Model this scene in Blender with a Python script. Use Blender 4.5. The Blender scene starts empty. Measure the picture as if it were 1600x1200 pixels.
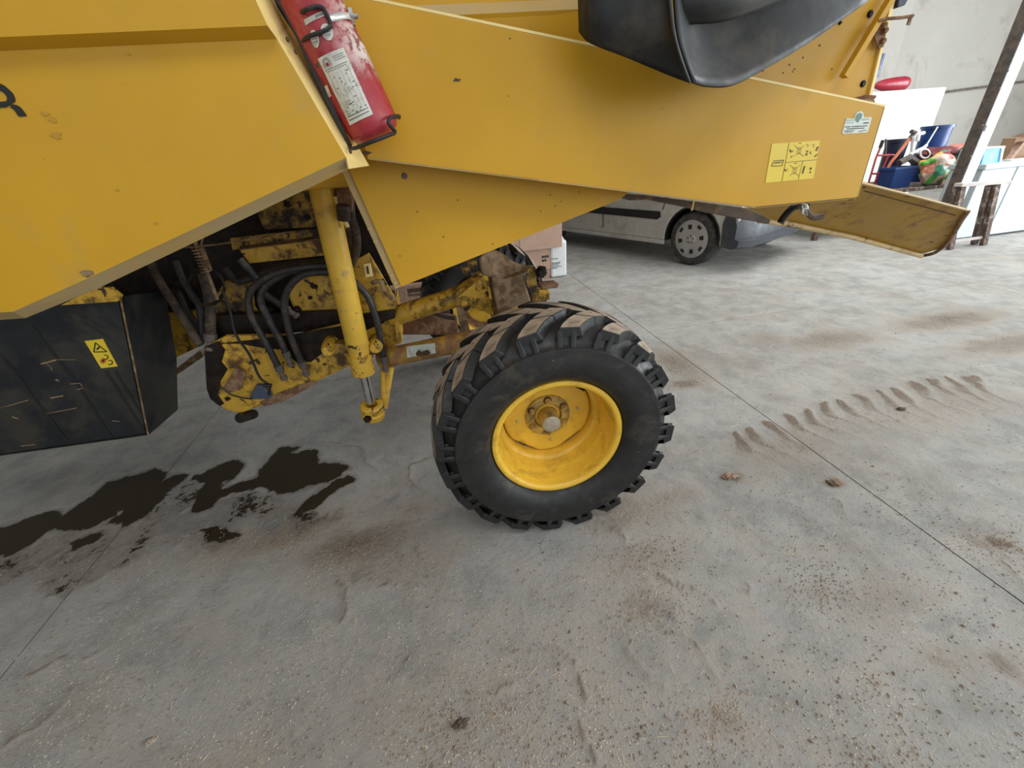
import bpy, bmesh, math, random
import numpy as np
from mathutils import Vector, Matrix, noise
random.seed(7); rng = np.random.default_rng(7)
R = math.radians; PI = math.pi
sc = bpy.context.scene; COL = sc.collection
# ------------------------------------------------------------------ camera
FPX, PITCH, ROLL, YAW, CAMH = 636.0, R(29.09), R(-4.737), R(9.227), 1.55
def _axes():
    F = Vector((math.sin(YAW) * math.cos(PITCH), math.cos(YAW) * math.cos(PITCH), -math.sin(PITCH)))
    Rt = Vector((math.cos(YAW), -math.sin(YAW), 0)); U = Rt.cross(F)
    c, s = math.cos(ROLL), math.sin(ROLL)
    return F, c * Rt + s * U, -s * Rt + c * U
CF, CR, CU = _axes()
cam = bpy.data.cameras.new('camera'); camo = bpy.data.objects.new('camera', cam); COL.objects.link(camo)
cam.sensor_width = 36; cam.lens = FPX / 1600 * 36; cam.clip_start = .02; cam.clip_end = 200
camo.matrix_world = Matrix(((CR.x, CU.x, -CF.x, 0), (CR.y, CU.y, -CF.y, 0), (CR.z, CU.z, -CF.z, CAMH), (0, 0, 0, 1)))
sc.camera = camo
# ------------------------------------------------------------------ light
w = bpy.data.worlds.new('sky'); sc.world = w; w.use_nodes = True
w.node_tree.nodes['Background'].inputs[0].default_value = (.80, .90, 1, 1)
w.node_tree.nodes['Background'].inputs[1].default_value = 1.0
def area(name, loc, look, sx, sy, power, col):
    l = bpy.data.lights.new(name, 'AREA'); l.shape = 'RECTANGLE'; l.size = sx; l.size_y = sy
    l.energy = power; l.color = col
    o = bpy.data.objects.new(name, l); COL.objects.link(o); o.location = loc
    o.rotation_euler = (Vector(look) - Vector(loc)).to_track_quat('-Z', 'Y').to_euler()
    return o
area('door_daylight', (15.6, 0.5, 2.6), (0, 1.5, .6), 9, 4.6, 1450, (.88, .95, 1))
area('yard_daylight', (8.2, -4.8, 2.7), (4.6, 3, .5), 9, 4.2, 230, (.92, .97, 1))
area('yard_daylight_left', (-2.5, -4.8, 2.9), (-.5, 2, .8), 5, 3.4, 10, (1, .97, .93))
area('ceiling_fill', (6.6, 4.6, 5.8), (6.6, 4.6, 0), 7, 4, 330, (.97, .99, 1))  # added overhead fill for the right-hand floor; the ceiling has no opening
area('ceiling_fill_near', (.4, -1.7, 5.8), (.3, -.9, 0), 5, 2.5, 150, (.97, .98, 1))  # added overhead fill for the near floor, no roof light behind it
sc.view_settings.view_transform = 'Standard'; sc.view_settings.look = 'None'
sc.view_settings.exposure = 0.27; sc.view_settings.gamma = 1; sc.view_settings.use_curve_mapping = False

# ------------------------------------------------------------------ geometry of the place
def ray(x, y): return CF + CR * ((x - 800) / FPX) - CU * ((y - 600) / FPX)
O = Vector((0, 0, CAMH))
def A(x, y, Y): d = ray(x, y); return O + d * (Y / d.y)           # a point on the upright plane at depth Y
def AX(x, y, X): d = ray(x, y); return O + d * (X / d.x)
def G(x, y, z=0): d = ray(x, y); return O + d * ((z - CAMH) / d.z)  # a point on the level plane at height z
def cv(ox, oy, s): return lambda zx, zy, Y: A(ox + zx / s, oy + zy / s, Y)

# ------------------------------------------------------------------ materials
MATS = {}
def nt(name):
    m = bpy.data.materials.new(name); m.use_nodes = True; t = m.node_tree
    return m, t, t.nodes['Principled BSDF']
def N(t, k, **kw):
    n = t.nodes.new(k)
    for a, b in kw.items(): setattr(n, a, b)
    return n
def noise_n(t, vec, scale, detail=6, rough=.6, dist=0.0):
    n = N(t, 'ShaderNodeTexNoise'); n.inputs['Scale'].default_value = scale; n.inputs['Detail'].default_value = detail
    n.inputs['Roughness'].default_value = rough; n.inputs['Distortion'].default_value = dist
    t.links.new(vec, n.inputs['Vector']); return n.outputs['Fac']
def ramp(t, fac, a, b, lo=0.0, hi=1.0):
    n = N(t, 'ShaderNodeMapRange'); n.interpolation_type = 'SMOOTHSTEP'
    n.inputs['From Min'].default_value = a; n.inputs['From Max'].default_value = b
    n.inputs['To Min'].default_value = lo; n.inputs['To Max'].default_value = hi
    t.links.new(fac, n.inputs['Value']); return n.outputs['Result']
def mixc(t, fac, a, b):
    n = N(t, 'ShaderNodeMix', data_type='RGBA')
    for s, v in ((0, fac), (6, a), (7, b)):
        if isinstance(v, (tuple, list)): n.inputs[s].default_value = (*v[:3], 1)
        elif isinstance(v, (int, float)): n.inputs[s].default_value = v
        else: t.links.new(v, n.inputs[s])
    return n.outputs[2]
def math_n(t, op, a, b):
    n = N(t, 'ShaderNodeMath', operation=op)
    for s, v in ((0, a), (1, b)):
        if isinstance(v, (int, float)): n.inputs[s].default_value = v
        else: t.links.new(v, n.inputs[s])
    return n.outputs[0]
def geo_pos(t): return N(t, 'ShaderNodeNewGeometry').outputs['Position']
def obj_pos(t): return N(t, 'ShaderNodeTexCoord').outputs['Object']
def bump(t, b, h, strength, dist):
    n = N(t, 'ShaderNodeBump'); n.inputs['Strength'].default_value = strength; n.inputs['Distance'].default_value = dist
    t.links.new(h, n.inputs['Height']); t.links.new(n.outputs[0], b.inputs['Normal'])
def mat(name, col, rough=.5, metal=0.0, var=.12, scale=6, dirt=None, dirt_amt=0.0, dirt_scale=14, bmp=0.0, bscale=60, chips=None, chip_amt=0.0, chip_scale=40, spec=.5):
    if name in MATS: return MATS[name]
    m, t, b = nt(name); p = obj_pos(t)
    n1 = noise_n(t, p, scale, 5, .6)
    dark = tuple(c * (1 - var) for c in col); lite = tuple(min(1, c * (1 + var)) for c in col)
    c = mixc(t, ramp(t, n1, .3, .7), dark, lite)
    rg = ramp(t, noise_n(t, p, scale * 2.3, 4), .3, .7, max(0, rough - .08), min(1, rough + .1))
    if dirt is not None:
        f = ramp(t, noise_n(t, p, dirt_scale, 8, .68, .4), .62 - .3 * dirt_amt, .74 - .22 * dirt_amt)
        c = mixc(t, f, c, dirt); rg = math_n(t, 'MAXIMUM', rg, math_n(t, 'MULTIPLY', f, .6))
    if chips is not None:
        f = ramp(t, noise_n(t, p, chip_scale, 6, .62, .8), .70 - .2 * chip_amt, .715 - .2 * chip_amt)
        c = mixc(t, f, c, chips)
    t.links.new(c, b.inputs['Base Color']); t.links.new(rg, b.inputs['Roughness'])
    b.inputs['Metallic'].default_value = metal; b.inputs['Specular IOR Level'].default_value = spec
    if bmp: bump(t, b, noise_n(t, p, bscale, 8, .65), bmp, .004)
    MATS[name] = m; return m
YEL = (.56, .30, .018)
M_panel = mat('yellow_panel_paint', YEL, .40, spec=.3, var=.05, scale=2.5, dirt=(.52, .30, .045), dirt_amt=.15, dirt_scale=3, chips=(.18, .09, .02), chip_amt=-.13, chip_scale=24)
M_panel2 = mat('yellow_paint_dusty_bounce_lit', (.50, .33, .12), .45, var=.06, scale=3, dirt=(.45, .33, .16), dirt_amt=.6, dirt_scale=5)  # tan mixes dust with painted-in light bounced off the floor
M_edge = mat('pale_daylit_yellow', (.86, .66, .26), .4, var=.05)  # lit copy of the panel yellow for door-facing edges; also small pale parts
M_under = mat('yellow_frame_paint', (.62, .36, .035), .42, var=.12, scale=9, dirt=(.10, .05, .012), dirt_amt=.5, dirt_scale=9, chips=(.04, .02, .010), chip_amt=.42, chip_scale=24)
M_grimy = mat('oily_yellow_frame', (.45, .26, .03), .45, var=.2, scale=9, dirt=(.02, .013, .008), dirt_amt=.72, dirt_scale=8, chips=(.03, .018, .01), chip_amt=.4, chip_scale=26)
M_cyl = mat('yellow_cylinder_paint', (.72, .44, .045), .36, var=.08, scale=9, chips=(.10, .05, .015), chip_amt=.16, chip_scale=48, dirt=(.42, .26, .10), dirt_amt=.35, dirt_scale=10)
M_grease_shade = mat('black_grease_and_shade', (.012, .008, .006), .42, var=.4, scale=20, dirt=(.03, .018, .010), dirt_amt=.5, spec=.2, bmp=.6)  # black grease; also stands for deep shade inside the machine
M_dust = mat('tan_dust_on_steel', (.30, .20, .11), .85, var=.25, scale=14, dirt=(.12, .07, .03), dirt_amt=.7)
M_rust = mat('rusty_steel', (.16, .075, .035), .8, var=.3, scale=30, dirt=(.30, .18, .10), dirt_amt=.6, bmp=.5)
M_hose = mat('black_rubber_hose', (.022, .020, .019), .5, var=.3, scale=30, dirt=(.08, .055, .035), dirt_amt=.35, bmp=.15)
M_hosed = mat('mud_caked_hose', (.085, .06, .04), .85, var=.3, scale=30, dirt=(.03, .02, .014), dirt_amt=.7, bmp=.5)
M_chrome = mat('chromed_rod', (.55, .55, .56), .2, 1.0, var=.05)
M_steel = mat('zinc_steel', (.50, .49, .46), .4, .8, var=.1, dirt=(.2, .15, .1), dirt_amt=.4)
M_tank = mat('black_tank_plastic', (.013, .0145, .017), .45, spec=.35, var=.3, scale=3, dirt=(.036, .033, .026), dirt_amt=.6, dirt_scale=4, chips=(.16, .14, .09), chip_amt=.02, chip_scale=8, bmp=.12, bscale=14)
M_rubber = mat('tyre_rubber', (.0135, .013, .0125), .52, var=.25, scale=14, dirt=(.042, .034, .026), dirt_amt=.35, dirt_scale=9, chips=(.25, .22, .17), chip_amt=-.02, chip_scale=55, bmp=.1)
M_tread = mat('dusty_tread_rubber', (.34, .26, .185), .9, var=.2, scale=18, dirt=(.12, .09, .065), dirt_amt=.2, bmp=.2)
M_rim = mat('yellow_rim_paint', (.80, .48, .045), .32, var=.06, scale=9, dirt=(.58, .34, .03), dirt_amt=.4, dirt_scale=10, chips=(.22, .11, .03), chip_amt=-.02, chip_scale=45)
M_hub = mat('dusty_hub_paint', (.50, .32, .06), .6, var=.12, scale=18, dirt=(.20, .13, .05), dirt_amt=.55, dirt_scale=14)
M_cap = mat('bare_hub_end', (.42, .36, .27), .6, .2, var=.15, scale=40)
M_flap = mat('black_rubber_flap', (.012, .0122, .0122), .58, var=.3, scale=5, dirt=(.045, .038, .028), dirt_amt=.45, dirt_scale=4, bmp=.12, bscale=20)
M_black = mat('black_print', (.012, .011, .011), .5, var=.1)
M_brown = mat('brown_print', (.07, .035, .01), .55, var=.1)
M_stky = mat('yellow_decal', (.72, .52, .03), .35, var=.05)
M_stkw = mat('pale_decal', (.62, .66, .58), .4, var=.06, dirt=(.4, .38, .3), dirt_amt=.3)
M_stkg = mat('green_decal', (.10, .20, .16), .4, var=.2)
M_paper = mat('paper_label', (.62, .60, .52), .55, var=.08, scale=20, dirt=(.42, .40, .34), dirt_amt=.5, dirt_scale=30)
M_print = mat('grey_print', (.20, .20, .19), .6, var=.1)
M_red = mat('red_extinguisher_paint', (.33, .012, .022), .28, var=.15, scale=8)
M_white = mat('white_enamel', (.60, .66, .69), .35, var=.03)
M_carw = mat('van_white_paint', (.52, .51, .47), .25, var=.03, dirt=(.42, .39, .33), dirt_amt=.5, dirt_scale=3)
M_carb = mat('van_grey_plastic', (.04, .045, .055), .5, var=.1, dirt=(.07, .07, .07), dirt_amt=.35, dirt_scale=4)
M_glass = mat('dark_window_glass', (.02, .025, .03), .08, var=.1)
M_lamp = mat('headlamp_glass', (.7, .74, .78), .12, var=.05)
M_ctyre = mat('car_tyre_rubber', (.035, .034, .033), .7, var=.2, dirt=(.09, .08, .065), dirt_amt=.5)
M_hubcap = mat('silver_hubcap', (.42, .41, .39), .38, .4, var=.08)
M_card = mat('cardboard', (.50, .335, .25), .85, var=.06, scale=5)
M_card2 = mat('brown_cardboard', (.33, .20, .12), .85, var=.1)
M_can = mat('white_can_plastic', (.80, .82, .82), .35, var=.03)
M_pallet = mat('pinkish_pallet_wood', (.38, .24, .18), .85, var=.2, scale=20)
M_wood = mat('dirty_sawhorse_wood', (.13, .085, .065), .85, var=.45, scale=14, dirt=(.45, .40, .36), dirt_amt=.35, dirt_scale=10)
M_woodl = mat('pale_wood', (.62, .56, .52), .7, var=.1)
M_blue = mat('blue_plastic', (.010, .048, .20), .35, var=.15)
M_bluel = mat('light_blue_print', (.06, .36, .72), .4, var=.15)
M_navy = mat('navy_plastic', (.008, .012, .035), .4, var=.3)
M_redp = mat('red_painted_steel', (.45, .05, .06), .4, var=.15)
M_redk = mat('red_plastic_can', (.30, .006, .022), .35, var=.1)
M_orange = mat('orange_handle', (.62, .17, .08), .5, var=.1)
M_tarp = mat('maroon_tarp', (.16, .03, .035), .6, var=.35, scale=9, bmp=.5, bscale=18)
M_pink = mat('pink_tarp', (.55, .20, .16), .6, var=.2)
M_wall = mat('plastered_wall', (.385, .365, .33), .9, var=.035, scale=.7, dirt=(.31, .285, .25), dirt_amt=.35, dirt_scale=1.1)
M_part = mat('white_partition', (.60, .60, .56), .8, var=.02, scale=1)
M_conc = mat('bare_concrete', (.22, .21, .2), .9, var=.1)
M_joint = mat('dirt_filled_joint', (.045, .038, .03), .95, var=.2)
M_girder = mat('dark_steel_and_post_shade', (.10, .09, .078), .7, .2, var=.35, scale=9, dirt=(.17, .12, .09), dirt_amt=.6)  # dark steel; on the post sides the dark tone stands for shade
M_flange_lit = mat('daylit_post_flange', (.40, .43, .47), .4, .5, var=.08, scale=12, dirt=(.35, .35, .34), dirt_amt=.35)  # brighter copy for the post's front, daylight put into the colour

def mat_extinguisher():
    m, t, b = nt('faded_red_paint'); p = obj_pos(t)
    n1 = noise_n(t, p, 18, 8, .7, .3)
    sep = N(t, 'ShaderNodeSeparateXYZ'); t.links.new(p, sep.inputs[0])
    up = ramp(t, sep.outputs['Z'], .12, .19)           # the old paint has flaked and bleached on the upper half only
    f = math_n(t, 'MULTIPLY', ramp(t, n1, .42, .50), up)
    side = ramp(t, sep.outputs['X'], -.02, .07)
    f = math_n(t, 'MULTIPLY', f, math_n(t, 'ADD', math_n(t, 'MULTIPLY', side, .95), .05))
    c = mixc(t, ramp(t, noise_n(t, p, 9, 4), .3, .7), (.27, .008, .018), (.38, .03, .04))
    c = mixc(t, ramp(t, noise_n(t, p, 26, 6), .58, .66, 0, .25), c, (.5, .12, .12))
    c = mixc(t, f, c, mixc(t, ramp(t, noise_n(t, p, 70, 5), .35, .55), (.20, .09, .08), (.72, .65, .60)))
    t.links.new(c, b.inputs['Base Color'])
    t.links.new(ramp(t, f, 0, 1, .38, .8), b.inputs['Roughness'])
    return m
M_ext = mat_extinguisher()
def mat_bag():
    m, t, b = nt('patchy_printed_sack'); p = obj_pos(t)
    n = N(t, 'ShaderNodeTexVoronoi'); n.inputs['Scale'].default_value = 7; t.links.new(p, n.inputs['Vector'])
    r = N(t, 'ShaderNodeValToRGB'); cr = r.color_ramp; cr.interpolation = 'CONSTANT'
    cols = [(.10, .40, .06), (.60, .22, .14), (.70, .55, .42), (.06, .26, .16), (.65, .36, .06), (.28, .05, .07)]
    while len(cr.elements) < len(cols): cr.elements.new(.5)
    for i, c in enumerate(cols): cr.elements[i].position = i / len(cols); cr.elements[i].color = (*c, 1)
    sp = N(t, 'ShaderNodeSeparateXYZ'); t.links.new(n.outputs['Color'], sp.inputs[0]); t.links.new(sp.outputs[0], r.inputs[0])
    t.links.new(r.outputs[0], b.inputs['Base Color']); b.inputs['Roughness'].default_value = .4
    return m
M_bag = mat_bag()
def mat_floor():
    m, t, b = nt('dusty_concrete_floor'); p = geo_pos(t)
    at = N(t, 'ShaderNodeAttribute'); at.attribute_name = 'ground'
    sp = N(t, 'ShaderNodeSeparateColor'); t.links.new(at.outputs['Color'], sp.inputs[0])
    wet, mud, scuff = sp.outputs[0], sp.outputs[1], sp.outputs[2]
    nb = noise_n(t, p, .9, 6, .6, .3); nm = noise_n(t, p, 5, 8, .66, .2); nf = noise_n(t, p, 38, 8, .7); ng = noise_n(t, p, 160, 6, .7)
    c = mixc(t, ramp(t, nb, .3, .7), (.315, .308, .285), (.415, .41, .392))
    c = mixc(t, ramp(t, nm, .42, .68, 0, .6), c, (.50, .48, .44))
    c = mixc(t, ramp(t, nm, .50, .34, 0, .45), c, (.245, .235, .21))
    c = mixc(t, ramp(t, noise_n(t, p, 1.7, 7, .7, .8), .46, .64, 0, .38), c, (.335, .29, .235))
    c = mixc(t, ramp(t, noise_n(t, p, 3.1, 9, .72, 2.2), .52, .62, 0, .28), c, (.245, .243, .228))
    c = mixc(t, ramp(t, noise_n(t, p, 6.0, 9, .75, 1.2), .56, .66, 0, .45), c, (.47, .44, .395))
    c = mixc(t, ramp(t, noise_n(t, p, 14, 8, .78, .5), .57, .68, 0, .5), c, (.21, .165, .12))
    # dry mud: broad haze, at left also painted shade, plus crumbly core
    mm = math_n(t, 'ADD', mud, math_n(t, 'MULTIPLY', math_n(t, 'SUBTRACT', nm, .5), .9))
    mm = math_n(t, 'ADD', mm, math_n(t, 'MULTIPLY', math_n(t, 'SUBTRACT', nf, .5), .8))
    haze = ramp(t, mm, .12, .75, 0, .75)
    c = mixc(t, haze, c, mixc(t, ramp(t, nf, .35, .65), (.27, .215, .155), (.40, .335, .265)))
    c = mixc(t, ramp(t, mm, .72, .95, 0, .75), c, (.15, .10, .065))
    # scuffed, polished grey streaks
    sc_ = math_n(t, 'ADD', scuff, math_n(t, 'MULTIPLY', math_n(t, 'SUBTRACT', nm, .5), .7))
    c = mixc(t, ramp(t, sc_, .25, .8, 0, .7), c, (.215, .215, .205))
    # fine grit
    c = mixc(t, ramp(t, ng, .56, .72, 0, .6), c, (.20, .165, .125))
    c = mixc(t, ramp(t, noise_n(t, p, 95, 7, .75), .58, .68, 0, .55), c, (.60, .56, .50))
    c = mixc(t, ramp(t, nf, .64, .74, 0, .4), c, (.58, .55, .50))
    ww = math_n(t, 'ADD', wet, math_n(t, 'MULTIPLY', math_n(t, 'SUBTRACT', nm, .5), .75))
    ww = math_n(t, 'ADD', ww, math_n(t, 'MULTIPLY', math_n(t, 'SUBTRACT', nf, .5), .35))
    wf = ramp(t, ww, .40, .43)
    damp = ramp(t, ww, .20, .42, 0, .7)
    c = mixc(t, damp, c, (.16, .135, .105))
    c = mixc(t, wf, c, mixc(t, nf, (.020, .013, .006), (.036, .026, .012)))
    t.links.new(c, b.inputs['Base Color'])
    rg = math_n(t, 'SUBTRACT', .88, math_n(t, 'MULTIPLY', wf, .50))
    rg = math_n(t, 'SUBTRACT', rg, ramp(t, sc_, .3, .9, 0, .3))
    t.links.new(rg, b.inputs['Roughness'])
    b.inputs['Specular IOR Level'].default_value = .4
    h = math_n(t, 'ADD', math_n(t, 'MULTIPLY', nf, .6), math_n(t, 'MULTIPLY', ng, .4))
    h = math_n(t, 'ADD', h, math_n(t, 'MULTIPLY', nm, .8))
    h = math_n(t, 'ADD', h, math_n(t, 'MULTIPLY', ramp(t, mm, .5, 1.0), .8))
    h = math_n(t, 'MULTIPLY', h, math_n(t, 'SUBTRACT', 1.0, math_n(t, 'MULTIPLY', wf, .85)))
    bump(t, b, h, 1.0, .011)
    return m
M_floor = mat_floor()

# ------------------------------------------------------------------ mesh helpers
WL = {}
def link(name, me, loc, parent=None):
    o = bpy.data.objects.new(name, me); COL.objects.link(o)
    loc = Vector(loc); WL[o.name] = loc
    if parent is not None:
        o.parent = parent; o.location = loc - WL[parent.name]
    else: o.location = loc
    return o
def empty(name, loc): 
    o = bpy.data.objects.new(name, None); COL.objects.link(o); o.location = loc; WL[o.name] = Vector(loc); o.empty_display_size = .1; return o
def tag(o, label=None, cat=None, group=None, kind=None):
    for k, v in (('label', label), ('category', cat), ('group', group), ('kind', kind)):
        if v: o[k] = v
    return o
def mk(name, verts, faces, m, parent=None, smooth=False, bevel=0.0, idx=None, loc=None, solid=0.0):
    V = [Vector(v) for v in verts]
    if loc is None:
        lo = Vector([min(v[i] for v in V) for i in range(3)]); hi = Vector([max(v[i] for v in V) for i in range(3)])
        loc = (lo + hi) / 2; loc.z = lo.z if parent is None else loc.z
    me = bpy.data.meshes.new(name); me.from_pydata([v - Vector(loc) for v in V], [], faces)
    ms = m if isinstance(m, (list, tuple)) else [m]
    for x in ms: me.materials.append(x)
    if idx is not None: me.polygons.foreach_set('material_index', idx)
    bm = bmesh.new(); bm.from_mesh(me); bmesh.ops.recalc_face_normals(bm, faces=bm.faces)
    if smooth:
        for f in bm.faces: f.smooth = True
        for e in bm.edges:
            if len(e.link_faces) == 2 and e.calc_face_angle(0) > R(40): e.smooth = False
    bm.to_mesh(me); bm.free(); me.update()
    o = link(name, me, loc, parent)
    if solid: s = o.modifiers.new('solid', 'SOLIDIFY'); s.thickness = solid; s.offset = 0
    if bevel: b = o.modifiers.new('bevel', 'BEVEL'); b.width = bevel; b.segments = 2; b.limit_method = 'ANGLE'
    return o
def catmull(P, n):
    out = []; Q = [P[0] * 2 - P[1]] + P + [P[-1] * 2 - P[-2]]
    for k in range(1, len(Q) - 2):
        a, b, c, d = Q[k - 1:k + 3]
        for j in range(n):
            t = j / n; out.append(.5 * ((2 * b) + (c - a) * t + (2 * a - 5 * b + 4 * c - d) * t * t + (3 * b - a - 3 * c + d) * t ** 3))
    out.append(P[-1]); return out
class MB:
    def __init__(s): s.v = []; s.f = []; s.i = []
    def add(s, v, f, i=0):
        n = len(s.v); s.v += [Vector(x) for x in v]; s.f += [[a + n for a in q] for q in f]; s.i += [i] * len(f); return s
    def box(s, lo, hi, i=0):
        x0, y0, z0 = lo; x1, y1, z1 = hi
        return s.add([(x0, y0, z0), (x1, y0, z0), (x1, y1, z0), (x0, y1, z0), (x0, y0, z1), (x1, y0, z1), (x1, y1, z1), (x0, y1, z1)],
                     [(0, 3, 2, 1), (4, 5, 6, 7), (0, 1, 5, 4), (1, 2, 6, 5), (2, 3, 7, 6), (3, 0, 4, 7)], i)
    def prism(s, pts, d, i=0):
        n = len(pts); d = Vector(d)
        return s.add(list(pts) + [Vector(p) + d for p in pts], [list(range(n)), list(range(2 * n - 1, n - 1, -1))] + [[k, n + k, n + (k + 1) % n, (k + 1) % n] for k in range(n)], i)
    def tube(s, pts, r, n=10, i=0, cap=True, smooth_n=0):
        P = [Vector(p) for p in pts]
        if smooth_n: P = catmull(P, smooth_n)
        rs = r if isinstance(r, (list, tuple)) else [r] * len(P)
        if len(rs) != len(P): rs = [rs[min(len(rs) - 1, int(k / len(P) * len(rs)))] for k in range(len(P))]
        t0 = (P[1] - P[0]).normalized(); u = t0.orthogonal().normalized(); V = []
        for k, p in enumerate(P):
            t = (P[min(k + 1, len(P) - 1)] - P[max(k - 1, 0)]).normalized()
            u = (u - t * u.dot(t)).normalized(); v = t.cross(u)
            V += [p + (u * math.cos(2 * PI * a / n) + v * math.sin(2 * PI * a / n)) * rs[k] for a in range(n)]
        F = [[k * n + a, k * n + (a + 1) % n, (k + 1) * n + (a + 1) % n, (k + 1) * n + a] for k in range(len(P) - 1) for a in range(n)]
        if cap: F += [list(range(n))[::-1], list(range((len(P) - 1) * n, len(P) * n))]
        return s.add(V, F, i)
    def lathe(s, o, ax, prof, n=32, i=0, u=None, k=1.0):   # prof: (radius, distance along the axis)
        o = Vector(o); ax = Vector(ax).normalized(); u = (Vector(u) if u else ax.orthogonal()).normalized(); v = ax.cross(u); V = []; F = []
        prof = [(r * k, h * k) for r, h in prof]
        for r, h in prof: V += [o + ax * h + (u * math.cos(2 * PI * a / n) + v * math.sin(2 * PI * a / n)) * max(r, 1e-4) for a in range(n)]
        for k in range(len(prof) - 1):
            F += [[k * n + a, k * n + (a + 1) % n, (k + 1) * n + (a + 1) % n, (k + 1) * n + a] for a in range(n)]
        return s.add(V, F, i)
    def quad3(s, a, b, c, d, th, i=0):              # a sheet with corners a b c d and thickness away from its front
        n = (Vector(b) - Vector(a)).cross(Vector(d) - Vector(a)).normalized()
        return s.prism([a, b, c, d], n * th, i)
    def build(s, name, m, parent=None, **k): return mk(name, s.v, s.f, m, parent, idx=s.i, **k)
def plate(name, pix, Y, th, m, parent=None, f=A, **k):   # an upright sheet at depth Y, thickness th going back
    return MB().prism([f(x, y, Y) for x, y in pix], (0, th, 0)).build(name, m, parent, **k)
def tube(name, pts, r, m, parent=None, n=10, sm=0): return MB().tube(pts, r, n, smooth_n=sm).build(name, m, parent, smooth=True)
def bolt(name, p, d, r, h, m, parent=None, n=6):
    return MB().lathe(p, d, [(0, 0), (r * 1.35, 0), (r * 1.35, h * .25), (r, h * .25), (r, h * .9), (r * .8, h), (0, h)], n).build(name, m, parent)

# ================================================================== SETTING
JX = [-9.28, -5.55, -1.82, 1.90, 5.648, 9.39, 13.13, 16.0]; JY = [-5.0, -.42, 3.32, 7.06, 9.6]
fl = MB().box((-9.3, -5.1, -.16), (16.1, 9.7, -.010)).build('floor', M_joint); tag(fl, kind='structure')
def pip(px, py, poly):
    ins = np.zeros(px.shape, bool); n = len(poly)
    for i in range(n):
        x0, y0 = poly[i]; x1, y1 = poly[(i + 1) % n]
        c = ((y0 > py) != (y1 > py)) & (px < (x1 - x0) * (py - y0) / (y1 - y0 + 1e-12) + x0); ins ^= c
    return ins
def segd(px, py, a, b):
    dx, dy = b[0] - a[0], b[1] - a[1]; L = dx * dx + dy * dy + 1e-12
    t = np.clip(((px - a[0]) * dx + (py - a[1]) * dy) / L, 0, 1)
    return np.hypot(px - a[0] - t * dx, py - a[1] - t * dy), t
def gp(x, y): v = G(x, y); return (v.x, v.y)
z8 = lambda pts: [gp(x / 2.2857, 640 + y / 2.2857) for x, y in pts]
PUD = [z8([(-60, 440), (0, 430), (60, 405), (140, 378), (200, 378), (215, 392), (280, 350), (330, 318), (380, 265), (440, 250), (480, 232), (540, 222), (580, 232), (560, 262), (545, 290), (470, 345), (415, 352), (400, 375), (330, 400), (240, 430), (205, 415), (110, 480), (30, 512), (-60, 530)]),
       z8([(555, 275), (600, 240), (660, 235), (650, 262), (590, 300), (540, 345), (520, 370), (440, 430), (380, 405), (440, 370), (500, 330)]),
       z8([(700, 240), (760, 215), (835, 183), (865, 200), (835, 240), (780, 270), (770, 288), (900, 250), (925, 225), (950, 190), (990, 140), (1050, 135), (1030, 160), (1100, 150), (1145, 160), (1150, 190), (1190, 200), (1247, 210), (1215, 235), (1150, 260), (1050, 290), (1000, 290), (920, 262), (880, 285), (790, 300), (760, 345), (720, 350), (710, 300), (740, 265)]),
       z8([(1140, 290), (1200, 260), (1250, 240), (1255, 255), (1180, 300), (1120, 350), (1070, 372), (1050, 375), (1100, 320)]),
       z8([(250, 480), (330, 445), (360, 455), (280, 495)]), z8([(690, 440), (820, 425), (850, 440), (730, 470)])]
DAMP = [z8([(240, 430), (430, 400), (560, 290), (700, 250), (720, 350), (900, 300), (1080, 300), (1020, 390), (860, 430), (820, 480), (680, 500), (500, 520), (380, 580), (240, 640), (120, 660), (-60, 660), (-60, 520), (120, 490)]), z8([(1040, 380), (1200, 370), (1230, 400), (1060, 440)])]
z6 = lambda x, y: gp(1000 + x / 2.667, 560 + y / 2.667)
z7 = lambda x, y: gp(500 + x / 2.2857, 800 + y / 2.2857)
MARKS = [(395, 320), (470, 300), (545, 280), (620, 245), (685, 215), (765, 190), (845, 180), (915, 160), (995, 140), (1070, 130), (1150, 110), (1225, 90), (1300, 85), (1380, 80)]
RIDGE = [[z7(*q) for q in l] for l in ([(1120, 315), (1180, 365), (1250, 410), (1320, 465), (1370, 530), (1430, 605)], [(1110, 490), (1140, 550), (1200, 595), (1240, 615)],
         [(880, 510), (930, 570), (975, 660)], [(930, 760), (940, 820), (960, 890)], [(640, 490), (740, 495), (830, 495), (890, 520)], [(1200, 220), (1290, 265), (1400, 300)],
         [(990, 20), (1070, 60), (1100, 90)], [(620, 660), (640, 640), (700, 610)], [(330, 140), (375, 190)], [(180, 230), (230, 255), (270, 262)], [(1540, 250), (1555, 300)], [(60, 250), (90, 330), (60, 400)])]
RIDGE += [[z6(*q) for q in l] for l in ([(830, 600), (850, 660)], [(450, 930), (480, 1000)], [(1380, 730), (1440, 780), (1520, 830)], [(1510, 850), (1590, 920)], [(150, 920), (260, 970), (330, 1020)])]
RIDGE += [[gp(*q) for q in l] for l in ([(40, 1060), (110, 1030), (160, 1008)], [(0, 1165), (60, 1130), (110, 1080)], [(700, 700), (640, 735), (660, 770)], [(505, 690), (560, 700), (590, 740)])]
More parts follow.
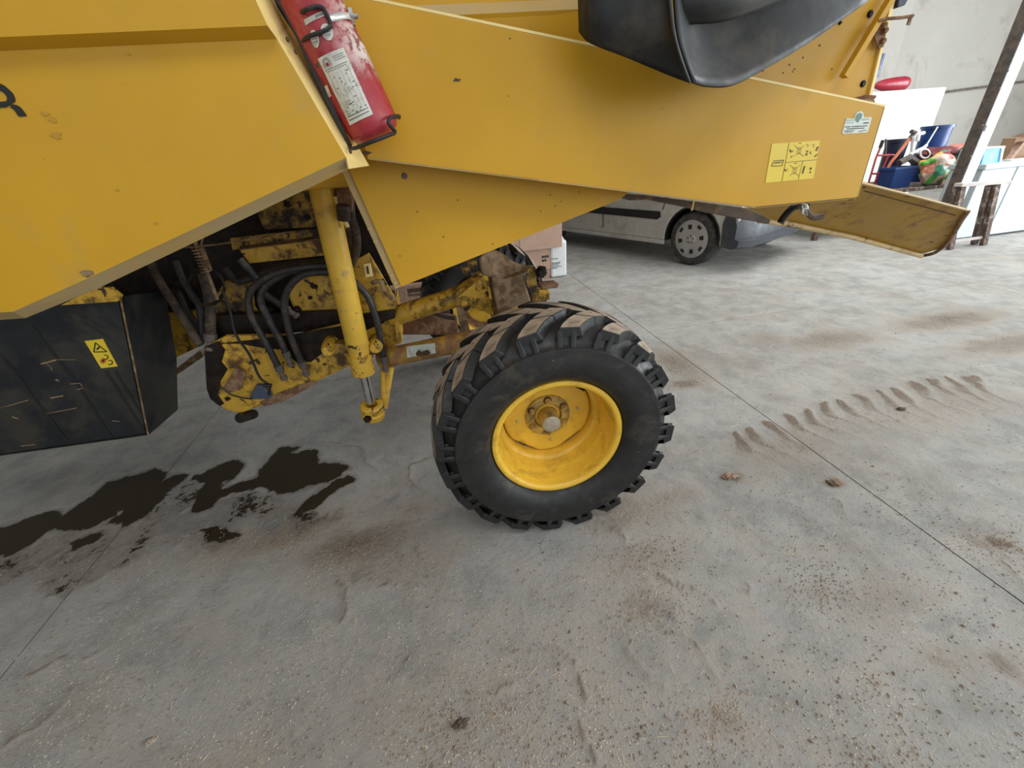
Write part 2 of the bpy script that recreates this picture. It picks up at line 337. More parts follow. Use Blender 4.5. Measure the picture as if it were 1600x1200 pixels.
SCUFF = [([gp(240, 830), gp(255, 790), gp(330, 770), gp(420, 780), gp(400, 820), gp(300, 850)], 1.1), ([gp(380, 800), gp(420, 770), gp(490, 750), gp(540, 745), gp(450, 830), gp(420, 840)], .9),
         ([z7(1130, 300), z7(1230, 290), z7(1390, 400), z7(1500, 500), z7(1500, 620), z7(1350, 520), z7(1250, 410)], .65), ([z7(1010, 440), z7(1110, 390), z7(1120, 480), z7(1010, 560)], .55),
         ([z7(1400, 300), z7(1540, 420), z7(1540, 480), z7(1420, 420)], .6), ([z7(80, 200), z7(180, 230), z7(180, 270), z7(90, 260)], .8), ([z7(20, 230), z7(90, 290), z7(110, 350), z7(50, 340)], .7),
         ([z7(290, 470), z7(390, 430), z7(400, 470), z7(220, 620), z7(100, 780), z7(70, 760), z7(170, 640)], .7), ([z7(350, 350), z7(400, 380), z7(410, 440), z7(380, 420)], .8), ([gp(600, 780), gp(625, 770), gp(625, 790), gp(605, 795)], 1.2),
         ([gp(20, 1050), gp(120, 985), gp(175, 975), gp(90, 1040)], .6), ([gp(425, 1060), gp(470, 1040), gp(430, 1090), gp(410, 1100)], .6)]
MUD_AND_SHADE = [((-.2, .6), 2.2, .75, .42), ((gp(600, 880)), .5, .18, .55), ((gp(100, 860)), .9, .35, .55), ((gp(200, 780)), .8, .5, .3), ((gp(440, 830)), .55, .22, .75), (gp(560, 850), .45, .18, .8), (gp(640, 800), .30, .15, .5), (gp(980, 800), .35, .2, .7), (gp(1040, 780), .25, .1, .6), (gp(1000, 870), .4, .2, .55), (z6(1000, 1000), .3, .15, .5),  # mud patches; broad haze at left also paints the shade under the machine
       (gp(1300, 530), .55, .25, .75), (gp(1480, 500), .7, .2, .85), (gp(1590, 535), .8, .2, .75), (gp(1200, 530), .25, .2, .6), (gp(1060, 570), .22, .45, .75), (gp(1070, 600), .15, .1, .8), (gp(740, 1050), .4, .15, .4), (gp(180, 880), .5, .2, .45),
       (gp(1010, 950), .2, .1, .6), (gp(1120, 1120), .14, .10, .55), (gp(1280, 920), .14, .08, .5), (gp(1350, 620), .9, .25, .4), (gp(1450, 660), .8, .2, .45), (gp(1560, 850), .07, .04, 1.1), (gp(720, 1130), .05, .03, .8), (gp(1500, 1040), .2, .1, .45),
       (gp(1140, 745), .06, .05, 1.0), (gp(1300, 755), .05, .04, .9), (gp(1570, 1040), .1, .08, .7), (gp(250, 1000), .3, .1, .35), (gp(1150, 560), .3, .04, .5), (gp(900, 385), 1.5, .5, .35), (gp(60, 900), .5, .2, .4), (gp(1170, 690), .3, .08, .5)]
def wob(x, y, seed, f, n=9):
    g = np.random.default_rng(seed); o = np.zeros(x.shape)
    for k in range(n):
        a = g.uniform(0, 2 * PI); q = f * g.uniform(.5, 2.2); o += np.sin(q * (x * math.cos(a) + y * math.sin(a)) + g.uniform(0, 6.28)) / n ** .5
    return o
def ground(px, py):
    wx, wy = px, py
    px, py = px + .016 * wob(px, py, 1, 16) + .006 * wob(px, py, 3, 60), py + .016 * wob(px, py, 2, 16) + .006 * wob(px, py, 4, 60)
    wet = np.full(px.shape, -9.); h = np.zeros(px.shape); mud = np.zeros(px.shape); sf = np.zeros(px.shape)
    for poly in PUD:
        bx = [q[0] for q in poly]; by = [q[1] for q in poly]
        if px.max() < min(bx) - .3 or px.min() > max(bx) + .3 or py.max() < min(by) - .3 or py.min() > max(by) + .3: continue
        d = np.full(px.shape, 9.)
        for i in range(len(poly)): d = np.minimum(d, segd(px, py, poly[i], poly[(i + 1) % len(poly)])[0])
        wet = np.maximum(wet, np.where(pip(px, py, poly), d, -d))
    wet = np.clip(.5 + wet / .14, 0, 1)
    for poly in DAMP:
        d = np.full(px.shape, 9.)
        for i in range(len(poly)): d = np.minimum(d, segd(px, py, poly[i], poly[(i + 1) % len(poly)])[0])
        wet = np.maximum(wet, np.clip(.27 + np.where(pip(px, py, poly), d, -d) / .5 + .07 * wob(px, py, 21, 14) + .05 * wob(px, py, 22, 45), 0, .345))
    for poly, a in SCUFF:
        d = np.full(px.shape, 9.)
        for i in range(len(poly)): d = np.minimum(d, segd(px, py, poly[i], poly[(i + 1) % len(poly)])[0])
        s = np.where(pip(px, py, poly), d, -d); sf = np.maximum(sf, np.clip(.5 + s / .11, 0, 1) * a * (.8 + .25 * wob(px, py, 9, 30)))
    for (cx, cy), sx, sy, a in MUD_AND_SHADE: mud = np.maximum(mud, a * np.exp(-((px - cx) / sx) ** 2 - ((py - cy) / sy) ** 2))
    for i, q in enumerate(MARKS):
        a = z6(*q); b = z6(q[0] + 50, q[1] + 55); d, t = segd(px, py, a, b)
        k = np.clip(1.25 - d / (.045 + .02 * t), 0, 1); mud = np.maximum(mud, 1.05 * k * (1 - .3 * t)); h = np.maximum(h, .005 * np.clip(k, 0, .6))
        c = z6(q[0] + 50 + 190, q[1] + 125); d, t = segd(px, py, b, c); k = np.clip(1.2 - d / .022, 0, 1) * (1 - .6 * t); mud = np.maximum(mud, .85 * k); h = np.maximum(h, .004 * k)
    for i in range(len(MARKS) - 1):
        d, t = segd(px, py, z6(MARKS[i][0] + 90, MARKS[i][1] + 90), z6(MARKS[i + 1][0] + 90, MARKS[i + 1][1] + 90)); mud = np.maximum(mud, .5 * np.exp(-(d / .22) ** 2))
    for l in RIDGE:
        l = [(v.x, v.y) for v in catmull([Vector((*q, 0)) for q in l], 4)]
        for i in range(len(l) - 1):
            d, t = segd(px, py, l[i], l[i + 1]); k = np.exp(-(d / .008) ** 2); h = np.maximum(h, .004 * k); mud = np.maximum(mud, .72 * np.exp(-(d / .010) ** 2))
    return wet, mud, sf, h
def slab(x0, x1, y0, y1, g, gx0, gx1, gy0, gy1):
    x0 += gx0; x1 -= gx1; y0 += gy0; y1 -= gy1
    nx = max(1, int((x1 - x0) / g)); ny = max(1, int((y1 - y0) / g))
    xs = np.linspace(x0, x1, nx + 1); ys = np.linspace(y0, y1, ny + 1); px, py = np.meshgrid(xs, ys)
    wet, mud, sf, h = ground(px, py)
    h[0, :] = h[-1, :] = 0; h[:, 0] = h[:, -1] = 0
    n = (nx + 1) * (ny + 1)
    top = np.stack([px.ravel(), py.ravel(), h.ravel()], 1)
    i = np.arange(n).reshape(ny + 1, nx + 1)
    q = np.stack([i[:-1, :-1].ravel(), i[:-1, 1:].ravel(), i[1:, 1:].ravel(), i[1:, :-1].ravel()], 1)
    ring = list(i[0, :]) + list(i[1:, -1]) + list(i[-1, -2::-1]) + list(i[-2:0:-1, 0]); m = len(ring)
    low = top[ring].copy(); low[:, 2] = -.0105
    sk = np.array([[n + (k + 1) % m, n + k, n + m + k, n + m + (k + 1) % m] for k in range(m)])
    V = np.vstack([top, top[ring], low]); F = np.vstack([q, sk]); c = np.array([(x0 + x1) / 2, (y0 + y1) / 2, 0])
    me = bpy.data.meshes.new('floor_slab'); me.vertices.add(len(V)); me.vertices.foreach_set('co', (V - c).ravel())
    me.loops.add(F.size); me.loops.foreach_set('vertex_index', F.ravel().astype(np.int32))
    me.polygons.add(len(F)); me.polygons.foreach_set('loop_start', np.arange(0, F.size, 4, dtype=np.int32)); me.polygons.foreach_set('loop_total', np.full(len(F), 4, np.int32))
    sm = np.ones(len(F), bool); sm[len(q):] = False; me.polygons.foreach_set('use_smooth', sm)
    me.update(calc_edges=True)
    a = me.color_attributes.new('ground', 'FLOAT_COLOR', 'POINT'); colr = np.zeros((len(V), 4)); colr[:, 3] = 1
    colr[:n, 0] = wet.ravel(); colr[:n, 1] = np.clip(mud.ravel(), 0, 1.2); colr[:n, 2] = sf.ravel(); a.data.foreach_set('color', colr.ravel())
    me.materials.append(M_floor); me.materials.append(M_joint); mi = np.zeros(len(F), np.int32); mi[len(q):] = 1; me.polygons.foreach_set('material_index', mi); return link('floor_slab', me, c, fl)
for a in range(len(JX) - 1):
    for b in range(len(JY) - 1):
        near = (a in (1, 2, 3, 4) and b == 1) or (a in (2, 3, 4) and b == 2)
        g = .014 if (b == 1 and a in (2, 3)) else (.022 if near else .4)
        gx = lambda k: .0026 if JX[k] == 1.90 else .0015
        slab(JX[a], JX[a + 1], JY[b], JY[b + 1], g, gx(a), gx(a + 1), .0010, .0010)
HZ = 5.9
tag(MB().box((-9.3, 9.6, 0), (16.2, 9.85, HZ)).build('wall_back', M_wall), kind='structure')
tag(MB().box((-9.55, -5.1, 0), (-9.3, 9.85, HZ)).build('wall_left', M_wall), kind='structure')
mb = MB(); mb.box((-9.3, -5.35, 0), (-5.2, -5.1, HZ)); mb.box((.2, -5.35, 0), (.9, -5.1, HZ)); mb.box((12.4, -5.35, 0), (16.2, -5.1, HZ)); mb.box((-5.2, -5.35, 4.9), (12.4, -5.1, HZ)); mb.box((-5.2, -5.35, 0), (.2, -5.1, .9))
tag(mb.build('wall_front', M_wall), kind='structure')
mb = MB(); mb.box((16.0, 5.3, 0), (16.25, 9.6, HZ)); mb.box((16.0, -5.1, 0), (16.25, -4.1, HZ)); mb.box((16.0, -4.1, 5.0), (16.25, 5.3, HZ))
tag(mb.build('wall_right', M_wall), kind='structure')
tag(MB().box((-9.55, -5.35, HZ), (16.25, 9.85, HZ + .2)).build('ceiling', M_wall), kind='structure')
tag(MB().box((-30, -30, -.4), (50, 30, -.17)).build('yard_ground', M_conc), kind='structure')
# raised pilaster, joint moulding on the far wall
p0, p1 = A(1409, 53, 9.5), A(1479, 145, 9.5)
tag(MB().box((p0.x - 1.6, 9.42, 0), (p0.x, 9.6, HZ)).build('trim_1', M_wall), kind='structure')
mb = MB(); q0, q1 = A(1470, 146.5, 9.56), A(1640, 124, 9.56); q2 = q1 + (q1 - q0) * .6
mb.prism([q0, q2, q2 + Vector((0, 0, .05)), q0 + Vector((0, 0, .05))], (0, .04, 0))
tag(mb.build('trim_2', M_girder), kind='structure')
# low white partition standing before the far wall
a, b = A(1340, 145, 7.6), A(1480, 137.5, 7.6)
tag(MB().box((a.x - .7, 7.6, 0), (b.x, 9.4, a.z)).build('white_partition_box', M_part, bevel=.03), 'low white boxed-in enclosure at the far wall carrying the red can', 'enclosure')

# ================================================================== STEEL POST
po = MB(); x0, x1, y0, y1 = 7.07, 7.235, 4.75, 4.90
po.box((x0, y0, .012), (x1, y0 + .012, HZ), 1); po.box((x0, y1 - .012, .012), (x1, y1, HZ), 0); po.box(((x0 + x1) / 2 - .005, y0 + .012, .012), ((x0 + x1) / 2 + .005, y1 - .012, HZ), 0)
po.box((x0, y0 + .012, .012), (x0 + .006, y1 - .012, HZ), 0)
post = tag(po.build('steel_post', [M_girder, M_flange_lit]), 'tall weathered steel roof post with a front flange coloured as daylit behind the sawhorse', 'post')
MB().box((x0 - .05, y0 - .04, 0), (x1 + .05, y1 + .04, .012)).build('base_plate', M_girder, post)
for px, py in ((1582, 111), (1569, 138), (1542, 196), (1524, 244)):
    p = A(px - 8, py, y0); bolt('bolt', p, (0, -1, 0), .012, .012, M_girder, post)
p = A(1535, 200, 4.74); MB().box((7.075, 4.735, p.z - .04), (7.12, 4.75, p.z + .03)).build('paint_patch', M_white, post, bevel=.008)

# ================================================================== FREEZER
fz = MB().box((7.5, 4.85, .03), (9.9, 5.25, .93)).build('chest_freezer', M_white, bevel=.012)
tag(fz, 'long white chest freezer or counter covered with boxes and papers', 'freezer')
MB().box((7.48, 4.82, .93), (9.93, 5.28, 1.0)).build('lid', M_white, fz, bevel=.012)
MB().box((8.09, 4.838, .03), (9.9, 4.85, .925)).build('front_panel', M_white, fz, bevel=.004)
MB().box((7.54, 4.9, 0), (9.86, 5.2, .03)).build('plinth', M_carb, fz)
FT = 1.0
# things on the freezer
q = A(1530, 256, 4.92)
b_ = MB(); b_.prism([Vector((7.50, 4.90, FT)), Vector((7.80, 4.90, FT)), Vector((7.86, 4.98, FT + .17)), Vector((7.58, 4.98, FT + .17))], (0, .05, 0))
o = b_.build('packet', M_bluel, bevel=.004); tag(o, 'light blue and white printed packet leaning at the left end of the freezer', 'packet')
MB().prism([Vector((7.79, 4.888, FT + .01)), Vector((7.82, 4.888, FT + .01)), Vector((7.885, 4.966, FT + .17)), Vector((7.845, 4.966, FT + .17))], (0, .01, 0)).build('white_edge', M_paper, o)
o = MB().prism([Vector((7.53, 5.04, FT)), Vector((8.02, 5.04, FT)), Vector((8.02, 5.24, FT)), Vector((7.53, 5.24, FT))], (0, 0, .19)).build('paper_stack', [M_paper], bevel=.01)
tag(o, 'stack of white papers behind the light blue packet', 'papers')
o = MB().box((8.28, 5.13, FT), (8.62, 5.28, FT + .27)).build('carton', M_card2, bevel=.004); tag(o, 'open brown carton with raised flaps on the freezer', 'carton')
MB().quad3(Vector((8.20, 5.14, FT + .29)), Vector((8.62, 5.14, FT + .27)), Vector((8.62, 5.02, FT + .31)), Vector((8.20, 5.02, FT + .33)), .006).build('flap', M_card2, o)
MB().quad3(Vector((8.62, 5.13, FT + .27)), Vector((8.62, 5.28, FT + .27)), Vector((8.74, 5.28, FT + .33)), Vector((8.74, 5.13, FT + .33)), .006).build('flap', M_card2, o)
o = MB().prism([Vector((8.12, 5.0, FT)), Vector((8.18, 5.0, FT)), Vector((8.40, 5.06, FT + .22)), Vector((8.34, 5.06, FT + .22))], (0, .06, 0)).build('wood_offcut', M_pallet, bevel=.003)
tag(o, 'short pale wooden board leaning on the brown carton', 'board')
o = MB().lathe((8.62, 4.98, FT), (0, 0, 1), [(0, 0), (.10, 0), (.11, .02), (.075, .05), (.07, .045), (.095, .02), (0, .012)], 20).build('bowl', M_paper, smooth=True); tag(o, 'small pale dish lying on the right part of the freezer', 'dish')
o = MB().box((8.0, 4.9, FT), (8.5, 5.0, FT + .02)).build('paper_sheet', M_paper, bevel=.003); tag(o, 'flat white paper sheets at the freezer front edge', 'papers')

# ================================================================== SAWHORSE
sh = empty('sawhorse', (7.33, 4.6, 0)); tag(sh, 'rough wooden sawhorse with a pale top rail in front of the steel post', 'sawhorse')
t0, t1 = A(1497, 289, 4.56), A(1573, 284, 4.50)
def beam(mb, a, b, w, d, i=0):
    a, b = Vector(a), Vector(b); t = (b - a).normalized(); s = t.cross(Vector((0, 1, 0)) if abs(t.y) < .9 else Vector((1, 0, 0))).normalized(); u = t.cross(s)
    c = [s * w / 2 + u * d / 2, -s * w / 2 + u * d / 2, -s * w / 2 - u * d / 2, s * w / 2 - u * d / 2]
    return mb.add([a + x for x in c] + [b + x for x in c], [(0, 1, 2, 3), (7, 6, 5, 4), (0, 4, 5, 1), (1, 5, 6, 2), (2, 6, 7, 3), (3, 7, 4, 0)], i)
beam(MB(), t0, t1, .04, .10).build('top_rail', M_woodl, sh, bevel=.003)
for (bx, by), (tx, ty_), Yt in (((1484, 390), (1503, 291), 4.55), ((1474, 387), (1495, 291), 4.60), ((1536, 383), (1557, 288), 4.52), ((1522, 382), (1546, 289), 4.57)):
    g_ = G(bx, by); tp = A(tx, ty_, Yt); tp.z = min(tp.z, t0.z - .02); beam(MB(), g_, tp, .075, .05).build('leg', M_wood, sh, bevel=.002)
beam(MB(), A(1488, 377, 4.56), A(1541, 370, 4.50), .035, .02).build('cross_brace', M_woodl, sh)
# ================================================================== CLUTTER ON THE FAR BENCH
BT = .66
bn = empty('workbench', (7.2, 6.3, 0)); tag(bn, 'low wooden bench against the partition holding bins, sacks and tools', 'bench')
MB().box((6.0, 5.75, BT - .05), (8.9, 6.95, BT)).build('bench_top', M_wood, bn, bevel=.004)
for x in (6.1, 8.75):
    for y in (5.82, 6.85): MB().box((x, y, 0), (x + .07, y + .07, BT - .05)).build('leg', M_wood, bn)
def tub(name, m, c, r0, r1, h, n, label, cat, sq=1.0, rim=None):
    mb = MB(); mb.lathe((0, 0, 0), (0, 0, 1), [(0, .001), (r0, .001), (r1, h - .04), (r1 + .02, h - .04), (r1 + .02, h), (r1 - .008, h), (r0 - .01, .015), (0, .015)], n, u=(1, 1, 0) if n == 4 else None)
    mb.v = [Vector((v.x, v.y * sq, v.z)) + Vector(c) for v in mb.v]
    return tag(mb.build(name, m, smooth=(n > 8), bevel=0 if n > 8 else .012), label, cat)
p = A(1466, 196, 6.45)
tub('plastic_drum', M_blue, (p.x, 6.45, BT), .175, .20, p.z - BT, 28, 'large open blue plastic drum, the tallest on the bench', 'drum')
p = A(1395, 262, 5.95); p2 = A(1427, 262, 5.95)
tub('storage_crate', M_blue, ((p.x + p2.x) / 2 - .02, 6.0, BT), .26, .29, p.z - BT, 4, 'short blue plastic crate in front of the red hand truck', 'crate', .6)
p = A(1411, 217, 6.6)
tub('waste_bin', M_navy, (p.x - .02, 6.66, BT), .14, .155, p.z - BT, 24, 'dark navy bin behind the orange tool handle', 'bin')
ht = empty('hand_truck', (6.6, 6.3, BT)); tag(ht, 'red tubular hand truck with a black grip beside the blue crate', 'hand truck')
zz = cv(1340, 120, 6.667)
for pts, nm in (([(245, 720), (190, 850), (120, 1085), (118, 1130)], 'side_tube'), ([(330, 800), (260, 960), (185, 1090), (183, 1130)], 'side_tube'), ([(200, 820), (380, 815)], 'cross_tube'), ([(150, 1010), (240, 1010)], 'cross_tube')):
    tube(nm, [zz(*q, 6.2) for q in pts], .014, M_redp, ht, 8)
tube('grip', [zz(265, 660, 6.2), zz(235, 740, 6.2)], .024, M_black, ht, 8)
tube('upright', [zz(295, 650, 6.25), zz(285, 900, 6.25)], .014, M_girder, ht, 8)
MB().box((6.42, 6.1, BT + .001), (6.9, 6.3, BT + .015)).build('toe_plate', M_redp, ht)
tl = empty('shovel', (7, 6.1, BT)); tag(tl, 'long orange-handled tool with a dark head slanting over the blue crate', 'tool')
tube('handle', [zz(545, 640, 6.08), zz(350, 890, 6.08), zz(300, 980, 6.08)], .022, M_orange, tl, 8)
tube('head', [zz(560, 570, 6.08), zz(600, 575, 6.08), zz(545, 640, 6.08)], [.03, .035, .03], M_girder, tl, 8)
bk = empty('child_bicycle', (7.3, 6.1, BT)); tag(bk, 'small white bicycle frame jumbled in front of the blue drum', 'bicycle')
for pts, r in (([(580, 620), (565, 780), (640, 790)], .022), ([(540, 810), (700, 730), (720, 710)], .022), ([(835, 520), (715, 715)], .010), ([(565, 780), (530, 830)], .02)):
    tube('frame_tube', [zz(*q, 6.05) for q in pts], r, M_can, bk, 8)
MB().tube([zz(700 + 52 * math.cos(a) * .95, 800 + 48 * math.sin(a), 6.02) for a in np.linspace(0, 2 * PI, 25)], .013, 8).build('wheel_rim', M_can, bk, smooth=True)
MB().tube([zz(700 + 40 * math.cos(a) * .95, 800 + 36 * math.sin(a), 6.02) for a in np.linspace(0, 2 * PI, 25)], .010, 8).build('tyre', M_black, bk, smooth=True)
tube('handlebar', [zz(620, 670, 6.0), zz(640, 600, 6.0), (zz(690, 585, 6.0))], .026, M_can, bk, 8, 4)
tube('crank', [zz(430, 900, 5.98), zz(540, 840, 5.98), zz(620, 900, 5.98)], .05, M_girder, bk, 7)
def blob(name, m, c, r, label, cat, amp=.35, seed=0, sub=4, group=None):
    bm = bmesh.new(); bmesh.ops.create_icosphere(bm, subdivisions=sub, radius=1)
    for v in bm.verts:
        n_ = noise.noise(v.co * 1.6 + Vector((seed, 0, 0))) * amp + noise.noise(v.co * 4 + Vector((0, seed, 0))) * amp * .5 + abs(noise.noise(v.co * 9 + Vector((0, seed, 0)))) * amp * .3
        v.co = Vector((v.co.x * r[0], v.co.y * r[1], v.co.z * r[2])) * (1 + n_)
    zmin = min(v.co.z for v in bm.verts)
    for v in bm.verts: v.co.z -= zmin
    for f in bm.faces: f.smooth = True
    me = bpy.data.meshes.new(name); bm.to_mesh(me); bm.free(); me.materials.append(m)
    return tag(link(name, me, c), label, cat, group)
p = A(1450, 285, 5.9); blob('printed_sack', M_bag, (p.x - .04, 5.83, BT), (.30, .13, .21), 'crumpled green and red printed plastic sack beside the blue crate', 'sack', seed=3)
p = A(1480, 285, 5.9); blob('green_sack', mat('dark_green_sack', (.04, .17, .12), .4, var=.7, scale=9), (p.x + .06, 5.86, BT), (.13, .11, .24), 'dark green crumpled sack next to the steel post', 'sack', seed=9)
p = A(1455, 252, 6.2); blob('folded_tarp', M_tarp, (p.x, 6.15, BT + .34), (.30, .2, .085), 'folded maroon tarpaulin lying over the sacks', 'tarpaulin', .3, 5)
p = A(1490, 242, 6.3); blob('pink_cloth', M_pink, (p.x, 6.25, BT + .36), (.32, .18, .08), 'salmon pink folded cloth between tarpaulin and post', 'cloth', .2, 8)
p = A(1466, 305, 5.8); o = MB().box((p.x - .08, 5.76, BT), (p.x + .14, 5.84, BT + .12)).build('parts_box', M_card, bevel=.004); tag(o, 'small cardboard box with a white label on the bench edge', 'box')
MB().box((p.x + .02, 5.752, BT + .03), (p.x + .12, 5.76, BT + .1)).build('white_label', M_paper, o)
# red can on the partition
pt_z = A(1340, 145, 7.6).z
p = A(1392, 131, 7.9)
o = MB().lathe((0, 0, 0), (1, 0, 0), [(0, -.42), (.03, -.40), (.06, -.34), (.095, -.2), (.112, 0), (.12, .2), (.105, .28), (.06, .32), (0, .33)], 20).build('red_canister', M_redk, smooth=True)
o.location = (p.x, 7.9, pt_z); tag(o, 'glossy red plastic canister lying on top of the white enclosure', 'canister')
MB().box((-.12, -.015, .09), (-.04, .015, .16)).build('handle', M_girder).parent = o
o = MB().box((A(1376, 110, 9.35).x - .08, 9.33, 2.5), (A(1376, 110, 9.35).x - .02, 9.42, 2.92)).build('wall_sign', M_blue, bevel=.003); tag(o, 'narrow blue strip on the pilaster beside the harvester tail', 'sign')

# ================================================================== VAN
VF = Vector((.385, -.923, 0)).normalized(); VN = Vector((VF.y, -VF.x, 0)); VO = Vector((3.56, 5.36, 0))   # VN points to the side facing the camera
if VN.x > 0: VN = -VN
KV = 1.165
def vp(u, s, z): return VO + VF * (u * KV) + VN * (s * KV) + Vector((0, 0, z * KV))    # u forward, s outwards (0 = camera-side flank)
van = empty('van', vp(-1.3, -.85, 0)); tag(van, 'white delivery van with dark bumper parked behind the harvester', 'van')
def arc(cu, r, z0, n=12, c=.31):
    a0 = math.asin(max(-1, (z0 - c) / r)); return [(cu + r * math.cos(t), c + r * math.sin(t)) for t in np.linspace(PI - a0, a0, n)]
body = [(-3.35, .28)] + arc(-2.75, .37, .262) + arc(0, .37, .262) + [(.40, .30), (.54, .40), (.56, .72), (.52, .88), (.36, 1.0), (-.15, 1.10), (-.75, 1.72), (-1.1, 1.80), (-3.3, 1.82), (-3.4, 1.2)]
MB().prism([vp(u, 0, z) for u, z in body], -VN * 1.68).build('body', M_carw, van, bevel=.03)
bump_ = [(.40, .27), (.60, .255), (.67, .28), (.68, .35), (.63, .365), (.63, .50), (.59, .60), (.42, .66), (.385, .52)]
bo = MB()
sec = [(.02, 0, 1), (.01, -.16, 1.0), (.01, -.5, 1.0), (.0, -.8, 1.0), (-.03, -1.15, 1.0), (-.08, -1.45, 1.0), (-.15, -1.68, 1)]
V = []; nb_ = len(bump_)
for (du, s, k), sh_ in zip(sec, (-.10, 0, 0, 0, 0, 0, -.10)): V += [vp(.38 + (u - .38) * k + (du + sh_ if u > .56 else 0), s + .015, z) for u, z in bump_]
F = [[r * nb_ + k, r * nb_ + (k + 1) % nb_, (r + 1) * nb_ + (k + 1) % nb_, (r + 1) * nb_ + k] for r in range(6) for k in range(nb_)] + [list(range(nb_)), list(range(6 * nb_, 7 * nb_))]
bo.add(V, F).build('front_bumper', M_carb, van, smooth=True)
for s in (-.06, -1.62):
    MB().prism([vp(.50, s, .68), vp(.60, s, .66), vp(.57, s, .84), vp(.42, s, .90)], -VN * (.34 if s > -1 else -.34) * (1 if s > -1 else 1)).build('headlamp', M_lamp, van, bevel=.01)
MB().prism([vp(u, .012, z) for u, z in ((-1.95, .525), (-.50, .505), (-.45, .54), (-.47, .60), (-1.95, .615))], -VN * .02).build('door_moulding', M_black, van, bevel=.004)
MB().prism([vp(u, .012, z) for u, z in ((-2.38, .215), (-.37, .215), (-.37, .265), (-2.38, .265))], -VN * .03).build('sill', M_carw, van, bevel=.006)
for u in (-.44, -1.45):
    z_ = .62 if u > -1 else .33; MB().prism([vp(u, .006, z_), vp(u + .010, .006, z_), vp(u + .16 + .01 if u > -1 else u + .01, .006, 1.12), vp(u + .16 if u > -1 else u, .006, 1.12)], -VN * .006).build('door_seam', M_black, van)
MB().prism([vp(u, .006, z) for u, z in ((-.28, 1.14), (-.76, 1.62), (-1.40, 1.68), (-1.42, 1.14))], -VN * .01).build('side_window', M_glass, van)
MB().prism([vp(-.16, -.12, 1.17), vp(-.16, -1.56, 1.17), vp(-.72, -1.48, 1.69), vp(-.72, -.2, 1.69)], (VF * .03)).build('windscreen', M_glass, van)
MB().prism([vp(-.30, .02, 1.15), vp(-.42, .02, 1.15), vp(-.42, .02, 1.33), vp(-.34, .02, 1.33)], VN * .16).build('door_mirror', M_carb, van, bevel=.02)
for u in (-2.75, 0.0):
    a1, a2 = arc(u, .372, .262, 18), arc(u, .355, .262, 18); mb = MB()
    for k in range(17): mb.prism([vp(*a1[k][:1], -.004, a1[k][1]), vp(a1[k + 1][0], -.004, a1[k + 1][1]), vp(a2[k + 1][0], -.004, a2[k + 1][1]), vp(a2[k][0], -.004, a2[k][1])], -VN * .32)
    mb.prism([vp(x, -.28, z) for x, z in a1], -VN * .02); mb.build('wheel_arch_liner', M_black, van)
def car_wheel(u, s, sg):
    c = vp(u, s, .31); nn = VN * sg
    t = MB().lathe(c, nn, [(.19, -.19), (.27, -.20), (.305, -.18), (.312, -.10), (.308, -.03), (.285, .004), (.24, .010), (.212, .002), (.205, -.02), (.19, -.03)], 48, k=KV).build('wheel', M_ctyre, van, smooth=True)
    MB().lathe(c, nn, [(0, .016), (.05, .016), (.058, .008), (.15, .014), (.19, .012), (.219, .006), (.216, -.01), (0, -.02)], 48, k=KV).build('hubcap', M_hubcap, t, smooth=True)
    up = Vector((0, 0, 1)); sd = nn.cross(up)
    for k in range(8):
        an = k * PI / 4 + .2; big = k % 2 == 0
        d = up * math.cos(an) + sd * math.sin(an); e = nn.cross(d); r0, r1, hw = (.135, .195, .030) if big else (.178, .218, .034)
        MB().prism([c + d * r0 - e * hw * .8 + nn * .013, c + d * r0 + e * hw * .8 + nn * .013, c + d * r1 + e * hw + nn * .013, c + d * r1 - e * hw + nn * .013], nn * .006).build('cooling_slot', M_black, t)
    for k in range(5):
        an = k * 2 * PI / 5; d = up * math.cos(an) + sd * math.sin(an)
        MB().lathe(c + d * .046, nn, [(.009, .014), (.009, .019), (0, .019)], 10, k=KV).build('nut_hole', M_black, t)
    return t
car_wheel(0, -.02, 1); car_wheel(-2.75, -.02, 1); car_wheel(0, -1.66, -1); car_wheel(-2.75, -1.66, -1)

# ================================================================== PALLET, CARTONS, JERRYCAN
PC = Vector((.85, 6.05, 0))
pa = empty('pallet', PC); tag(pa, 'pinkish wooden pallet under the cartons behind the far wheel', 'pallet')
x0, x1, y0, y1 = .15, 1.57, 5.55, 6.6
for k in range(6): MB().box((x0, y0 + k * .185, .12), (x1, y0 + k * .185 + .125, .14)).build('board', M_pallet, pa)
for x in (x0, (x0 + x1) / 2 - .05, x1 - .1):
    for y in (y0, 6.0, y1 - .12): MB().box((x, y, .02), (x + .1, y + .12, .12)).build('block', M_pallet, pa)
    MB().box((x, y0, 0), (x + .1, y1, .02)).build('runner', M_pallet, pa)
bz = .14
p = A(860, 386, 5.58)
c1 = MB().box((.70, 5.58, bz), (1.585, 6.2, p.z)).build('carton', M_card, bevel=.004); tag(c1, 'lower brown carton with small dark print on the pallet', 'carton', 'cartons stacked on the pallet')
for k in range(5): MB().box((1.47 + (k % 3) * .035, 5.575, bz + .16 - (k // 3) * .05), (1.495 + (k % 3) * .035, 5.58, bz + .19 - (k // 3) * .05)).build('printed_mark', M_black, c1)
p2 = A(878, 345, 5.5)
c2 = MB().box((.62, 5.50, p.z), (p2.x, 6.25, p.z + .42)).build('carton', M_card, bevel=.004); tag(c2, 'upper pinkish carton stacked on the lower brown carton', 'carton', 'cartons stacked on the pallet')
MB().box((1.15, 5.497, p.z + .02), (1.155, 5.50, p.z + .40)).build('tape_edge', M_card2, c2)
j0, j1 = A(861, 434, 5.60), A(885, 376, 5.50); jx0, jx1, jz = j0.x, A(886, 410, 5.6).x, A(880, 374, 5.6).z
